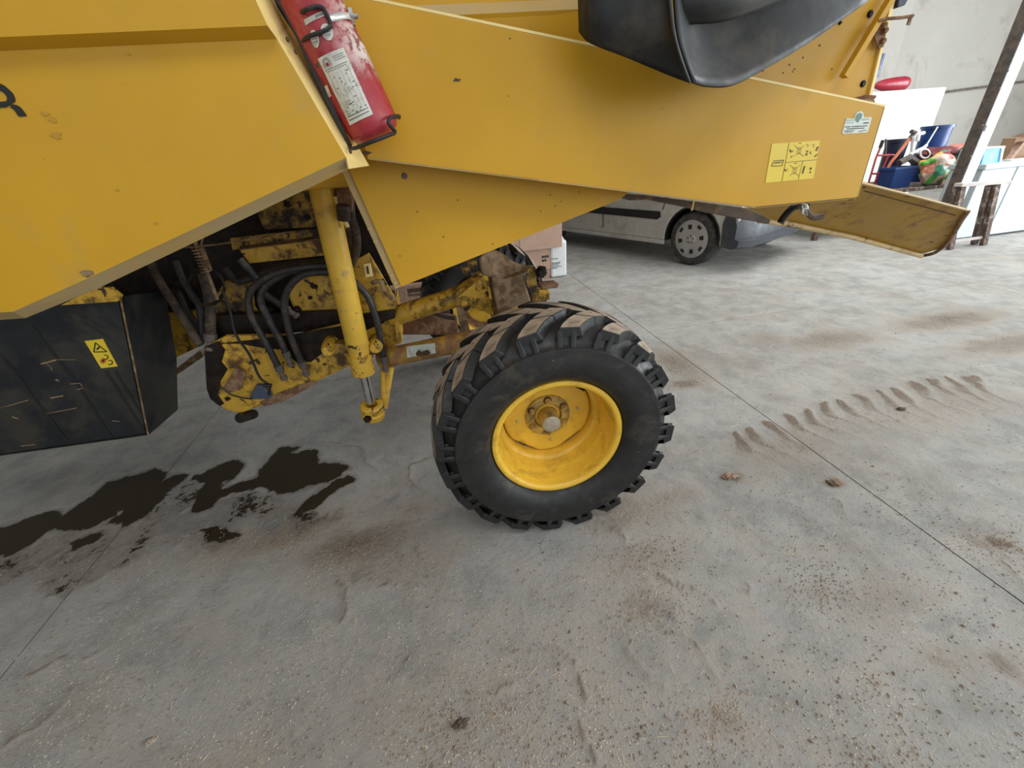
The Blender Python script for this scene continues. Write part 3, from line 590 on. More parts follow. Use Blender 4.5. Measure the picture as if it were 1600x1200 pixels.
jc = MB().box((jx0, 5.60, .004), (jx1, 5.80, jz - .01)).build('jerrycan', M_can, bevel=.03); tag(jc, 'white translucent plastic jerrycan with small grey label beside the cartons', 'jerrycan')
MB().lathe((jx0 + .04, 5.7, jz - .01), (0, 0, 1), [(.03, -.01), (.03, .03), (0, .03)], 16).build('cap', M_redk, jc)
tube('handle', [(jx1 - .02, 5.7, jz - .03), (jx1 - .05, 5.7, jz + .02), (jx0 + .1, 5.7, jz + .02), (jx0 + .08, 5.7, jz - .02)], .012, M_can, jc, 8, 4)
for k, (w_, zz_) in enumerate(((.09, .26), (.13, .21), (.12, .195), (.10, .175), (.14, .15), (.08, .13))): MB().box((jx0 + .015, 5.597, zz_), (jx0 + .015 + w_, 5.6, zz_ + (.012 if k != 1 else .006))).build('label_print', M_print, jc)
pb = empty('pallet', (-.35, 5.0, 0)); tag(pb, 'short pinkish wooden pallet seen below the side panel, left of the far wheel', 'pallet')
for k in range(5): MB().box((-.95 + 0, 4.55 + k * .2, .38), (.12, 4.55 + k * .2 + .14, .41)).build('board', M_pallet, pb)
for x in (-.95, -.47, 0.0): MB().box((x, 4.55, .28), (x + .12, 5.5, .38)).build('bearer', M_pallet, pb)
for k in range(4): MB().box((-.95, 4.55 + k * .27, .25), (.12, 4.55 + k * .27 + .12, .28)).build('board', M_pallet, pb)
for x in (-.95, -.47, 0.0):
    for y in (4.55, 5.36): MB().box((x, y, 0), (x + .12, y + .14, .25)).build('block', M_pallet, pb)

# ================================================================== COMBINE HARVESTER
H = empty('combine_harvester', (.3, 2.3, 0)); tag(H, 'large yellow combine harvester, its steered rear wheel and side panels nearest the camera', 'harvester')
YF = 1.16          # outer face of the front side panel
YR = 1.38          # outer face of the rear hood panel
# --- front side panel: upper face, shaded step, lower face, turned-in hem
TOP = -150
up = [A(-260, TOP, YF), A(330, TOP, YF), A(418, 40, YF), A(0, 58, YF), A(-260, 70, YF)]
def lower(q, d): return q + Vector((0, d, 0))
s1 = [A(-260, 70, YF), A(0, 58, YF), A(418, 40, YF)]; s2 = [A(-260, 91, YF + .035), A(0, 80, YF + .035), A(433, 61, YF + .035)]
h1 = [A(-260, 505, YF + .035), A(20, 487, YF + .035), A(135, 436, YF + .035), A(541, 246, YF + .035)]
h2 = [A(-260, 519, YF + .085), A(40, 497, YF + .085), A(152, 451, YF + .085), A(545, 264, YF + .085)]
mb = MB(); mb.prism(up, (0, .004, 0)); mb.prism([s1[0], s1[1], s1[2], s2[2], s2[1], s2[0]], (0, .004, 0))
mb.prism([s2[0], s2[1], s2[2], h1[3], h1[2], h1[1], h1[0]], (0, .004, 0))
sp = mb.build('front_side_panel', M_panel, H)
for i in range(3): pass
hm = MB()
for i in range(3): hm.prism([h1[i], h1[i + 1], h2[i + 1], h2[i]], (0, .004, .003))
hm.build('hem_flange', M_panel2, sp)
# edge strip of the front panel, its paleness painted in for the daylight it faces
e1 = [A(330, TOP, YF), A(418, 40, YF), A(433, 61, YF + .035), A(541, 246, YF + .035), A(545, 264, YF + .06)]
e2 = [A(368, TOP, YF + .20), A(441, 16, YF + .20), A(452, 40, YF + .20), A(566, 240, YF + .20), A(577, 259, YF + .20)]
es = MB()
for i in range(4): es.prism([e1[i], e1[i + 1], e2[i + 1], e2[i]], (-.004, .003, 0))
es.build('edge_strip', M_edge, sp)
for q in ((449, 62), (496, 102), (547, 237), (462, 81), (533, 243)): bolt('screw', A(*q, YF + .06), (1, -.6, 0), .004, .004, M_brown, sp)
# paint flaws on the panel
def splat(name, px, py, Y, r, m, parent, seed, sx=1.0, sy=1.0):
    c = A(px, py, Y); rr = random.Random(seed); pts = []
    for k in range(14):
        a = 2 * PI * k / 14; q = r * rr.uniform(.55, 1.15); pts.append(c + Vector((math.cos(a) * q * sx, 0, math.sin(a) * q * sy)))
    return MB().prism(pts, (0, .0015, 0)).build(name, m, parent)
for i, (x, y, r, m) in enumerate(((135, 427, .012, 'dust'), (88, 212, .009, 'stain'), (70, 178, .006, 'stain'), (82, 187, .007, 'stain'), (184, 297, .004, 'stain'), (202, 85, .003, 'stain'), (244, 349, .004, 'stain'))):
    splat('paint_chip' if m == 'dust' else 'stain', x, y, YF + .0335, r, mat('faded_stain', (.44, .235, .016), .5) if m != 'dust' else M_dust, sp, i, 1.3, .8)
# --- letter R on the panel (its right half enters the frame); a bold, rounded, wide letter
def band(mb, outer, inner, Y, th, i=0):
    for k in range(len(outer) - 1):
        mb.prism([A(*outer[k], Y), A(*outer[k + 1], Y), A(*inner[k + 1], Y), A(*inner[k], Y)], (0, th, 0), i)
zr = lambda x, y: (x / 7.5, 100 + y / 7.5)
mb = MB(); YL = YF + .033
band(mb, [zr(-420, 190), zr(-150, 205), zr(0, 230), zr(50, 255), (14.5, 141), zr(150, 350), zr(172, 410), zr(170, 440), zr(140, 462)], [zr(-400, 262), zr(-150, 285), zr(0, 312), zr(25, 325), zr(55, 350), zr(78, 385), zr(82, 410), zr(74, 430), zr(55, 440)], YL, .002)
band(mb, [zr(60, 438), zr(0, 441), zr(-150, 446), zr(-380, 450)], [zr(140, 470), zr(60, 508), zr(-150, 518), zr(-370, 522)], YL, .002)
band(mb, [zr(138, 470), zr(190, 480), zr(232, 505), zr(270, 550), zr(310, 608)], [zr(118, 512), zr(150, 525), zr(175, 555), zr(200, 592), zr(222, 618)], YL, .002)
band(mb, [zr(-420, 190), zr(-340, 440), zr(-300, 640)], [zr(-340, 190), zr(-262, 440), zr(-222, 632)], YL, .002)
mb.build('letter', M_black, sp)
# --- rear hood side panel
r2 = [A(520, -12, YR), A(1383, 167, YR), A(1340, 310, YR), A(1180, 325, YR), A(575, 249, YR), A(545, 150, YR)]
rp = MB().prism(r2, (0, .006, 0)).build('rear_side_panel', M_panel, H, bevel=.0015)
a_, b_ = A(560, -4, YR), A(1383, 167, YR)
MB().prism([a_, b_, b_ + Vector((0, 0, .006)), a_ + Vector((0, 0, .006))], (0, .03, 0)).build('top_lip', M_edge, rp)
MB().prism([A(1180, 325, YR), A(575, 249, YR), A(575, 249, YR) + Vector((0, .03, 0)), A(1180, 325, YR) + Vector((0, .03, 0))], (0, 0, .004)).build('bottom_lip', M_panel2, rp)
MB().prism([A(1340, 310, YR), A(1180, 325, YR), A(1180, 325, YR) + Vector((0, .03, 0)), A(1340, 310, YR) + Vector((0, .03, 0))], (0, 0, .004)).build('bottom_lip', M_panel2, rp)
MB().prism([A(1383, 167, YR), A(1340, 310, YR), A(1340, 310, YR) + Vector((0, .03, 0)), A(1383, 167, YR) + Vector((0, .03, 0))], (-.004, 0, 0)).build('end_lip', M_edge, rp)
for i, (x, y, r) in enumerate(((714, 125, .009), (797, 60, .0025), (573, 239, .013), (795, 150, .002), (1035, 170, .002))): splat('paint_chip', x, y, YR - .001, r, M_brown, rp, 40 + i, 1.3, .5)
# decals of the rear panel
zs = lambda x, y: A(1180 + x / 6.314, 150 + y / 6.314, YR - .0015)
def deca(name, pts, m, parent, d=0.0): return MB().prism([p + Vector((0, -d, 0)) for p in pts], (0, .0015, 0)).build(name, m, parent)
yd = deca('instruction_decal', [zs(165, 472), zs(640, 437), zs(575, 815), zs(100, 858)], M_stky, rp)
mb = MB()
def ln(mb, a, b, wd, d=.0008, f=zs):
    a, b = f(*a), f(*b); t = (b - a).normalized(); s = Vector((-t.z, 0, t.x)) * wd / 2
    mb.prism([x + Vector((0, -d, 0)) for x in (a - s, b - s, b + s, a + s)], (0, .001, 0))
ln(mb, (335, 462), (262, 843), .0012); ln(mb, (300, 655), (607, 628), .0012); ln(mb, (470, 640), (425, 825), .0008)
mb.build('divider_line', M_brown, yd)
mb = MB()
for a0, b0, w0 in (((185, 640), (280, 632), .0022), ((280, 632), (262, 688), .0022), ((185, 640), (160, 692), .0022), ((160, 692), (262, 688), .0022), ((190, 662), (255, 652), .0035)): ln(mb, a0, b0, w0)
for a0, b0, w0 in (((620, 500), (600, 540), .006), ((612, 575), (585, 600), .004), ((495, 578), (515, 575), .006), ((508, 540), (515, 555), .005), ((488, 690), (465, 765), .006), ((555, 708), (540, 725), .008), ((540, 745), (545, 760), .004), ((430, 465), (455, 462), .002), ((385, 665), (412, 660), .002), ((340, 530), (355, 555), .0045), ((290, 725), (305, 740), .0045)): ln(mb, a0, b0, w0)
mb.build('symbol_print', M_brown, yd)
mb = MB(); rr = random.Random(3)
for bx, by in ((430, 510), (385, 705)):
    mb = MB()
    for k in range(5): ln(mb, (bx - 15 - k * 2, by + k * 15), (bx + 30 - k * 2, by + k * 15 - 2), .0018)
    for s_ in (-1, 1):
        ln(mb, (bx + 8, by + 20), (bx + 8 + s_ * 50, by - 25), .0012); ln(mb, (bx + 2, by + 50), (bx + s_ * 50, by + 85), .0012)
    mb.build('line_drawing_print', mat('faint_brown_print', (.33, .22, .015), .5), yd)
mb = MB()
for bx, by, n_ in ((365, 550, 4), (515, 490, 4), (575, 490, 5), (540, 560, 4), (360, 600, 3), (320, 730, 3)):
    for k in range(n_): ln(mb, (bx + rr.uniform(-12, 12), by + rr.uniform(-16, 16)), (bx + rr.uniform(-14, 14), by + rr.uniform(-16, 16)), .0014)
tag(mb.build('small_symbols_print', MATS['faint_brown_print'], yd), kind='stuff')
wd_ = deca('dealer_decal', [zs(*q) for q in ((900, 222), (975, 222), (985, 190), (1010, 160), (1040, 148), (1062, 160), (1072, 190), (1072, 212), (1145, 208), (1150, 218), (1112, 352), (1100, 360), (870, 376), (858, 362))], M_stkw, rp)
mb = MB(); mb.prism([zs(*q) + Vector((0, -.001, 0)) for q in ((1008, 178), (1036, 165), (1056, 185), (1045, 220), (1012, 262), (992, 245), (988, 212))], (0, .001, 0)); mb.build('emblem', M_stkg, wd_)
mb = MB(); ln(mb, (905, 240), (980, 236), .004); ln(mb, (1060, 232), (1125, 226), .004); ln(mb, (900, 262), (975, 262), .003); mb.build('green_print', mat('pale_green_print', (.32, .45, .38), .5), wd_)
mb = MB()
for a0, b0, w0 in (((885, 306), (938, 303), .0025), ((950, 302), (1108, 294), .0025), ((905, 324), (1080, 316), .0025), ((1065, 268), (1120, 264), .003), ((875, 344), (975, 340), .0015), ((880, 358), (950, 354), .0015), ((1015, 350), (1100, 336), .0015)):
    n_ = 14
    for k in range(n_):
        f0, f1 = k / n_, (k + .68) / n_; ln(mb, (a0[0] + (b0[0] - a0[0]) * f0, a0[1] + (b0[1] - a0[1]) * f0), (a0[0] + (b0[0] - a0[0]) * f1, a0[1] + (b0[1] - a0[1]) * f1), w0)
mb.build('text_print', M_black, wd_)
# --- lower triangular side sheet
YT = 1.50
lt = MB().prism([A(545, 240, YT), A(640, 240, YT), A(985, 298, YT), A(968, 312, YT), A(627, 448, YT), A(547, 268, YT)], (0, .005, 0)).build('lower_side_sheet', M_panel, H, bevel=.001)
bolt('bolt_head', A(632, 275, YT), (0, -1, 0), .007, .006, M_girder, lt, 12)
for i, (x, y) in enumerate(((652, 331), (715, 313), (693, 370), (625, 400), (770, 381), (860, 305), (877, 315), (868, 322), (845, 330), (905, 300))): splat('paint_chip', x, y, YT - .001, .0028, M_brown, lt, 70 + i)
st = MB().prism([A(531, 262, YT + .01), A(547, 268, YT + .01), A(627, 448, YT + .01), A(617, 452, YT + .01)], (0, .03, 0)).build('angle_iron', M_panel2, H, bevel=.002)
for x, y in ((578, 357), (587, 377), (612, 430), (618, 442)): bolt('bolt_head', A(x, y, YT + .01), (0, -1, 0), .0065, .006, M_panel2, st, 12)
# --- upper hood wall behind the panel, with crease
YU = 1.46
uw = MB(); uw.prism([A(520, -160, YU + .05), A(1445, -160, YU + .05), A(1394, 0, YU), A(1356, 158, YU), A(1000, 130, YU), A(560, 18, YU), A(520, -12, YU)], (0, .006, 0))
hood = uw.build('hood_wall', M_panel, H)
MB().prism([A(640, 9, YU - .004), A(930, -3, YU - .004), A(930, 13, YU - .025), A(700, 24, YU - .025)], (0, .004, 0)).build('dusty_lit_crease', M_panel2, hood)  # tan stands for dust and floor bounce on the fold
mb = MB(); mb.prism([A(930, 13, YU - .025), A(700, 24, YU - .025), A(640, 60, YU - .006), A(960, 100, YU - .006)], (0, .003, 0)); mb.build('lower_fold', M_panel, hood)
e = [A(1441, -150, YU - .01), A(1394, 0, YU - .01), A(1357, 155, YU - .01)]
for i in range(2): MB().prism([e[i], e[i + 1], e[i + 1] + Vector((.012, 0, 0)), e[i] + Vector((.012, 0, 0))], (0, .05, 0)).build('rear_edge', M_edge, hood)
d0, d1 = A(1397, -10, YU - .03), A(1318, 120, YU - .03)
beam(MB(), d0, d1, .018, .022).build('diagonal_stay', M_panel, hood)
for x, y, r in ((1359, 22, .010), (1348, 131, .010), (1338, 95, .005), (1312, 36, .005), (1394, 7, .008)): bolt('bolt_head', A(x, y, YU), (0, -1, 0), r * .8, .006, M_grease_shade, hood, 10)
for i, (x, y) in enumerate(((1281, 71), (1255, 90), (1234, 101), (1239, 112), (1242, 108), (1192, 111), (1224, 114), (1300, 108))): splat('paint_chip', x, y, YU - .001, .004 if i < 1 else .003, M_brown, hood, 90 + i)
zh = lambda x, y, Y=YU - .02: A(1340 + x / 6, y / 6, Y)
lb = MB().prism([zh(205, 225), zh(290, 205), zh(268, 300), zh(245, 440), zh(205, 455), zh(160, 340)], (0, .006, 0)).build('latch_bracket', M_rust, hood)
for q in ((235, 250), (245, 290), (225, 390)): bolt('bolt_head', zh(*q, YU - .02), (0, -1, 0), .008, .012, M_rust, lb)
tube('pull_rod', [zh(195, 195, YU - .04), zh(290, 175, YU - .05), zh(420, 165, YU - .06), zh(520, 148, YU - .06)], .0045, M_rust, hood, 8)
MB().prism([zh(488, 165, YU - .06), zh(515, 160, YU - .06), zh(492, 235, YU - .06), zh(465, 232, YU - .06)], (0, .004, 0)).build('rod_tab', M_rust, hood)
tube('hinge_pin', [zh(-20, 938, YU - .03), zh(60, 905, YU - .04), zh(165, 910, YU - .05)], .005, M_rust, hood, 8)
MB().prism([zh(50, 900, YU - .02), zh(150, 915, YU - .02), zh(165, 965, YU - .02), zh(90, 960, YU - .02), zh(10, 940, YU - .02)], (0, .02, 0)).build('hinge_plate', M_rust, hood)
MB().prism([zh(385, -20), zh(490, -20), zh(455, 45), zh(370, 75)], (0, .05, 0)).build('tail_lamp', M_navy, hood, bevel=.004)
# --- body shell (far side and top) so the machine is solid
mb = MB(); mb.box((-3.2, 1.62, 1.50), (1.38, 3.25, 3.0))
mb.build('threshing_body', M_panel, H, bevel=.02)
MB().box((-3.0, 2.42, .95), (-.05, 2.95, 1.50)).build('underbody', M_grease_shade, H, bevel=.02)
MB().box((-3.1, 3.25, 1.32), (1.38, 3.27, 3.0)).build('far_side_panel', M_panel, H)

# --- rubber flap hanging from the hood
def loft(rows, name, m, parent, sub=5, solid=.007):
    R_ = [catmull([Vector(p) for p in r], sub) for r in rows]
    cols = list(zip(*R_)); C2 = [catmull(list(c), sub) for c in cols]; nu = len(C2); nv = len(C2[0])
    V = [C2[i][j] for i in range(nu) for j in range(nv)]
    F = [[i * nv + j, (i + 1) * nv + j, (i + 1) * nv + j + 1, i * nv + j + 1] for i in range(nu - 1) for j in range(nv - 1)]
    return mk(name, V, F, m, parent, smooth=True, solid=solid)
fp = loft([[A(900, -110, 1.30), A(903, -40, 1.30), A(905, 10, 1.29), A(906, 50, 1.29)],
           [A(940, -110, 1.24), A(938, -40, 1.23), A(925, 20, 1.23), A(925, 68, 1.25)],
           [A(985, -110, 1.20), A(985, -30, 1.19), A(980, 40, 1.19), A(985, 92, 1.20)],
           [A(1035, -110, 1.17), A(1038, -30, 1.16), A(1038, 50, 1.14), A(1045, 117, 1.15)],
           [A(1035, -110, 1.14), A(1045, -20, 1.12), A(1056, 62, 1.11), A(1079, 129, 1.13)]], 'rubber_flap', M_flap, H)
f2 = loft([[A(1040, -110, 1.15), A(1052, -20, 1.13), A(1060, 62, 1.12), A(1082, 129, 1.14)],
      [A(1080, -110, 1.27), A(1085, -20, 1.25), A(1092, 62, 1.21), A(1106, 135, 1.17)],
      [A(1150, -110, 1.30), A(1145, -20, 1.28), A(1140, 60, 1.25), A(1145, 133, 1.20)],
      [A(1230, -110, 1.30), A(1215, -20, 1.29), A(1200, 40, 1.27), A(1195, 108, 1.23)],
      [A(1320, -110, 1.31), A(1300, -40, 1.31), A(1280, 10, 1.30), A(1268, 64, 1.28)],
      [A(1420, -110, 1.34), A(1400, -60, 1.34), A(1372, -25, 1.34), A(1352, 4, 1.34)]], 'flap_right_fold', M_flap, fp)
loft([[A(1046, -115, 1.19), A(1052, -50, 1.17), A(1056, 0, 1.16), A(1058, 38, 1.19)],
      [A(1120, -115, 1.17), A(1125, -50, 1.15), A(1130, 0, 1.15), A(1128, 33, 1.18)],
      [A(1200, -115, 1.18), A(1200, -60, 1.17), A(1198, -20, 1.17), A(1190, 14, 1.20)],
      [A(1300, -115, 1.22), A(1295, -80, 1.22), A(1285, -50, 1.22), A(1270, -20, 1.25)]], 'flap_top_fold', M_flap, fp)

# --- spreader tray at the rear
zt4 = lambda x, y, Y: A(960 + x / 2.857, 280 + y / 2.857, Y)
YA, YB = 1.95, 1.62
pl_o = A(1345, 284, YB); pl_n = (A(1512, 327, YB) - pl_o).cross(A(1440, 397, YA) - pl_o).normalized()
def PT(x, y, lift=0.0):
    d = ray(x, y); p = O + d * ((pl_o - O).dot(pl_n) / d.dot(pl_n)); return p + (pl_n if pl_n.dot(d) < 0 else -pl_n) * lift
tb = [PT(*q) for q in ((1215, 318), (1345, 284), (1512, 327), (1492, 362), (1470, 388), (1440, 397), (1330, 367), (1215, 342))]
tr = MB().prism(tb, (0, .006, .004)).build('spreader_tray', mat('shaded_tray_yellow', (.40, .225, .025), .5, var=.1, scale=5, dirt=(.24, .12, .03), dirt_amt=.3, dirt_scale=8), H)  # yellow darkened to paint in the shade of a down-facing sheet
tube('rolled_lip', [PT(*q, .012) for q in ((1185, 341), (1240, 348), (1330, 367), (1400, 386), (1440, 397))], .013, mat('scuffed_lip_paint', (.62, .44, .20), .4, var=.2, dirt=(.1, .06, .04), dirt_amt=.3), tr, 10)
tube('end_lip', [PT(*q, .012) for q in ((1440, 397), (1462, 391), (1483, 372), (1503, 340), (1512, 327))], .009, M_rust, tr, 10, 4)
tube('top_edge', [PT(*q, .006) for q in ((1512, 327), (1430, 305), (1345, 284))], .005, M_panel2, tr, 8)
tube('fold_line', [PT(*q, .001) for q in ((1492, 336), (1425, 318), (1350, 298))], .0022, M_brown, tr, 6)
for i, (x, y, r) in enumerate(((1422, 306, .016), (1330, 312, .009), (1318, 318, .008), (1326, 335, .007), (1320, 340, .006), (1350, 293, .008), (1306, 338, .006), (1455, 378, .012), (1478, 368, .010))):
    c = PT(x, y, .0015); rr = random.Random(i); t1_ = (PT(x + 20, y) - PT(x, y)).normalized(); t2_ = t1_.cross(pl_n)
    MB().prism([c + (t1_ * math.cos(k * PI / 5) * 1.3 + t2_ * math.sin(k * PI / 5) * .7) * r * rr.uniform(.5, 1.1) for k in range(10)], pl_n * .0008).build('rust_patch', M_rust, tr)
# frame rail, latch and side piece below the hood panel
MB().prism([zt4(-30, 60, 1.55), zt4(160, 75, 1.55), zt4(600, 130, 1.55), zt4(700, 180, 1.55), zt4(690, 200, 1.55), zt4(440, 155, 1.55), zt4(350, 132, 1.55), zt4(150, 92, 1.55), zt4(70, 95, 1.55)], (0, .05, 0)).build('lower_rail', mat('oily_brown_rail', (.075, .045, .022), .5, var=.4, dirt=(.22, .13, .03), dirt_amt=.35, dirt_scale=12), H, bevel=.003)
MB().prism([PT(960 + x / 2.857, 280 + y / 2.857, .004) for x, y in ((560, 100), (760, 85), (760, 195), (740, 190), (640, 155))], pl_n * .002).build('side_gusset', MATS['shaded_tray_yellow'], H)  # shares the tray's yellow with shade painted in
beam(MB(), zt4(355, 95, 1.54), zt4(345, 140, 1.54), .006, .004).build('tie_wire', M_edge, H)
tube('drop_arm', [zt4(860, 112, 1.54), zt4(800, 125, 1.54), zt4(760, 165, 1.54), zt4(740, 195, 1.54)], .014, M_grease_shade, H, 8, 3)
la = tube('latch_lever', [zt4(825, 108, 1.50), zt4(850, 130, 1.50), zt4(885, 170, 1.49), zt4(930, 165, 1.48)], .012, M_girder, H, 8, 3)
tube('latch_spring', [zt4(850 + 14 * math.cos(k * .9), 118 + 12 * math.sin(k * .9) + k * 1.2, 1.49 + .0 * k) for k in range(30)], .0025, M_steel, la, 6)

# --- fire extinguisher bracket wires and strap are parts of the holder; the extinguisher is a thing of its own
EY = 1.285; ea, eb = A(590, 213, EY), A(456, -60, EY); eax = (eb - ea).normalized(); er = .0665
L_ = (eb - ea).length
bm_ = MB().lathe(ea, eax, [(0, -.002), (er * .55, -.004), (er * .86, .004), (er * .97, .016), (er, .034), (er, L_ - .06), (er * .8, L_ - .02), (er * .3, L_), (.012, L_ + .02), (0, L_ + .02)], 40)
ext = bm_.build('fire_extinguisher', M_ext, smooth=True)
tag(ext, 'faded red fire extinguisher in a black wire holder on the yellow harvester side', 'fire extinguisher')
MB().lathe(eb + eax * .02, eax, [(.018, 0), (.02, .03), (.012, .05), (0, .05)], 14).build('valve', M_steel, ext)
beam(MB(), eb + eax * .065, eb + eax * .075 + Vector((.09, -.02, .01)), .012, .02).build('squeeze_handle', M_black, ext)
vdir = Vector((0, -1, 0)); vdir = (vdir - eax * vdir.dot(eax)).normalized(); sdir = eax.cross(vdir).normalized()
if sdir.x < 0: sdir = -sdir
def ecoord(x, y):      # pixel on the curved side of the cylinder -> (angle, height)
    d = ray(x, y); o = O - ea; dp = d - eax * d.dot(eax); op = o - eax * o.dot(eax)
    a_, b2, c_ = dp.dot(dp), 2 * dp.dot(op), op.dot(op) - er * er; disc = max(0, b2 * b2 - 4 * a_ * c_)
    t = (-b2 - math.sqrt(disc)) / (2 * a_); p = O + d * t - ea
    return math.atan2(p.dot(sdir), p.dot(vdir)), p.dot(eax)
def ewrap(a, h, d=.0012): return ea + eax * h + (vdir * math.cos(a) + sdir * math.sin(a)) * (er + d)
def elabel(name, quad, m, parent, n=8, d=.0012, round_=False):
    q = [ecoord(*c) for c in quad]; V = []; F = []
    for i in range(n + 1):
        for j in range(n + 1):
            u, v = i / n, j / n
            if round_:
                uu, vv = 2 * u - 1, 2 * v - 1; u, v = .5 + .5 * uu * math.sqrt(1 - vv * vv / 2), .5 + .5 * vv * math.sqrt(1 - uu * uu / 2)
            a = (1 - u) * (1 - v) * q[0][0] + u * (1 - v) * q[1][0] + u * v * q[2][0] + (1 - u) * v * q[3][0]
            h = (1 - u) * (1 - v) * q[0][1] + u * (1 - v) * q[1][1] + u * v * q[2][1] + (1 - u) * v * q[3][1]
            V.append(ewrap(a, h, d))
    F = [[i * (n + 1) + j, (i + 1) * (n + 1) + j, (i + 1) * (n + 1) + j + 1, i * (n + 1) + j + 1] for i in range(n) for j in range(n)]
    return mk(name, V, F, m, parent, smooth=True)
ze = lambda x, y: (400 + x / 4.617, y / 4.617)
LQ = [ze(448, 425), ze(630, 345), ze(845, 825), ze(680, 905)]
def lq(u, v): return tuple((1 - u) * (1 - v) * LQ[0][k] + u * (1 - v) * LQ[1][k] + u * v * LQ[2][k] + (1 - u) * v * LQ[3][k] for k in (0, 1))
lbl = elabel('inspection_label', LQ, M_paper, ext)
def lrect(name, u0, u1, v0, v1, m, n=2, d=.0018): return elabel(name, [lq(u0, v0), lq(u1, v0), lq(u1, v1), lq(u0, v1)], m, lbl, n, d)
def lmulti(name, rects, m, d=.0018):
    V = []; F = []
    for u0, u1, v0, v1 in rects:
        k = len(V)
        for uv in ((u0, v0), (u1, v0), (u1, v1), (u0, v1)): V.append(ewrap(*ecoord(*lq(*uv)), d))
        F.append([k, k + 1, k + 2, k + 3])
    return mk(name, V, F, m, lbl)
rects = []; rr = random.Random(5)
for v, u0, u1 in ((.05, .5, .92), (.08, .5, .9), (.11, .5, .95), (.185, .05, .93), (.215, .1, .85)):
    u = u0
    while u < u1: w_ = rr.uniform(.02, .06); rects.append((u, min(u + w_, u1), v, v + .012)); u += w_ + .015
for k in range(17):
    v = .26 + k * .037; rects.append((.1, .9, v, v + .0035))
for k in range(6): rects.append((.12 + k * .15, .127 + k * .15, .26, .86))
lmulti('form_lines', rects, M_print)
rects = []
for v in (.88, .93): 
    u = .08
    while u < .9: w_ = rr.uniform(.03, .07); rects.append((u, u + w_, v, v + .012)); u += w_ + .015
for k in range(26): u, v = rr.uniform(.1, .85), rr.uniform(.27, .86); rects.append((u, u + rr.uniform(.02, .09), v, v + .01))
lmulti('handwriting', rects, M_black, .0019)
lmulti('arch_outline', [(.12, .15, .06, .15), (.32, .35, .06, .15), (.16, .31, .035, .045), (.13, .18, .045, .06), (.29, .34, .045, .06)], M_print)
lrect('red_emblem', .19, .28, .10, .145, M_redk)
elabel('number_label', [ze(345, 145), ze(480, 82), ze(495, 115), ze(360, 185)], M_paper, ext, 4)
elabel('number_print', [ze(425, 112), ze(480, 90), ze(488, 108), ze(432, 132)], M_print, ext, 3, .0018)
for i_, q in enumerate(([(380, 225), (440, 210), (470, 330), (420, 360)], [(450, 180), (540, 165), (570, 280), (500, 305)])):
    o_ = elabel('round_tag', [ze(*c) for c in q], M_paper, ext, 8, .0013, True)
    c0 = [sum(p[k] for p in q) / 4 for k in (0, 1)]
    for k in range(3): elabel('tag_print', [ze(c0[0] - 22, c0[1] - 20 + k * 22), ze(c0[0] + 22, c0[1] - 28 + k * 22), ze(c0[0] + 23, c0[1] - 24 + k * 22), ze(c0[0] - 21, c0[1] - 16 + k * 22)], M_print, o_, 2, .0019)
elabel('torn_label', [ze(495, 620), ze(515, 612), ze(548, 690), ze(530, 705)], M_paper, ext, 3)
eh = empty('extinguisher_holder', ea + Vector((0, .07, 0))); tag(eh, 'black wire holder with metal strap clasping the red fire extinguisher', 'holder')
def eo(x, y, d=.006): return ewrap(*ecoord(x, y), d)
def eback(x, y, Y): return A(x, y, Y)
tube('side_wire', [eback(*ze(120, -40), 1.33), eback(*ze(300, 260), 1.32), eback(*ze(330, 330), 1.315), eback(*ze(470, 640), 1.305), eback(*ze(590, 900), 1.29), eback(*ze(680, 1055), 1.27)], .0055, M_black, eh, 8)
MB().prism([A(*ze(*q), 1.262) for q in ((70, -150), (200, -150), (330, 200), (420, 430), (640, 950), (680, 1060), (600, 930), (420, 560), (300, 300), (170, 30))], (0, .006, 0)).build('back_channel', M_black, eh)
tube('bottom_wire', [A(*ze(672, 1045), 1.27), A(*ze(700, 1072), 1.245), A(*ze(830, 1025), 1.215), A(*ze(960, 975), 1.22), A(*ze(1003, 955), 1.235), A(*ze(985, 925), 1.225), A(*ze(955, 885), 1.215), A(*ze(975, 848), 1.225), A(*ze(1030, 838), 1.26), A(*ze(1032, 850), 1.31)], .0045, M_black, eh, 8, 4)
tube('upper_loop', [eback(*ze(310, 115), 1.29), eo(*ze(350, 85)), eo(*ze(430, 55)), eo(*ze(480, 65)), eo(*ze(505, 105)), eo(*ze(535, 170)), eo(*ze(535, 200)), eo(*ze(480, 235)), eo(*ze(380, 270)), eback(*ze(325, 325), 1.29)], .0042, M_black, eh, 8, 4)
s0, s1_ = ecoord(*ze(505, 110)), ecoord(*ze(700, 95)); hh = ecoord(*ze(520, 140))[1]
V = []; F = []; n_ = 40
a_s = ecoord(*ze(515, 135))[0]
for k in range(n_ + 1):
    a_ = a_s + 2.6 * k / n_; V += [ewrap(a_, hh - .0065, .002), ewrap(a_, hh + .0065, .002)]
F = [[2 * k, 2 * k + 2, 2 * k + 3, 2 * k + 1] for k in range(n_)]
mk('strap', V, F, mat('bright_zinc', (.75, .76, .78), .3, .6), eh, smooth=True, solid=.0015)
cb = MB(); p = ewrap(a_s + 1.05, hh, .004); cb.lathe(p, (1, -.3, -.1), [(0, -.008), (.008, -.008), (.008, .006), (.005, .006), (.005, .016), (0, .016)], 8)
cb.box((p.x - .004, p.y - .006, p.z - .016), (p.x + .004, p.y + .006, p.z + .014)); cb.build('strap_screw', M_steel, eh)

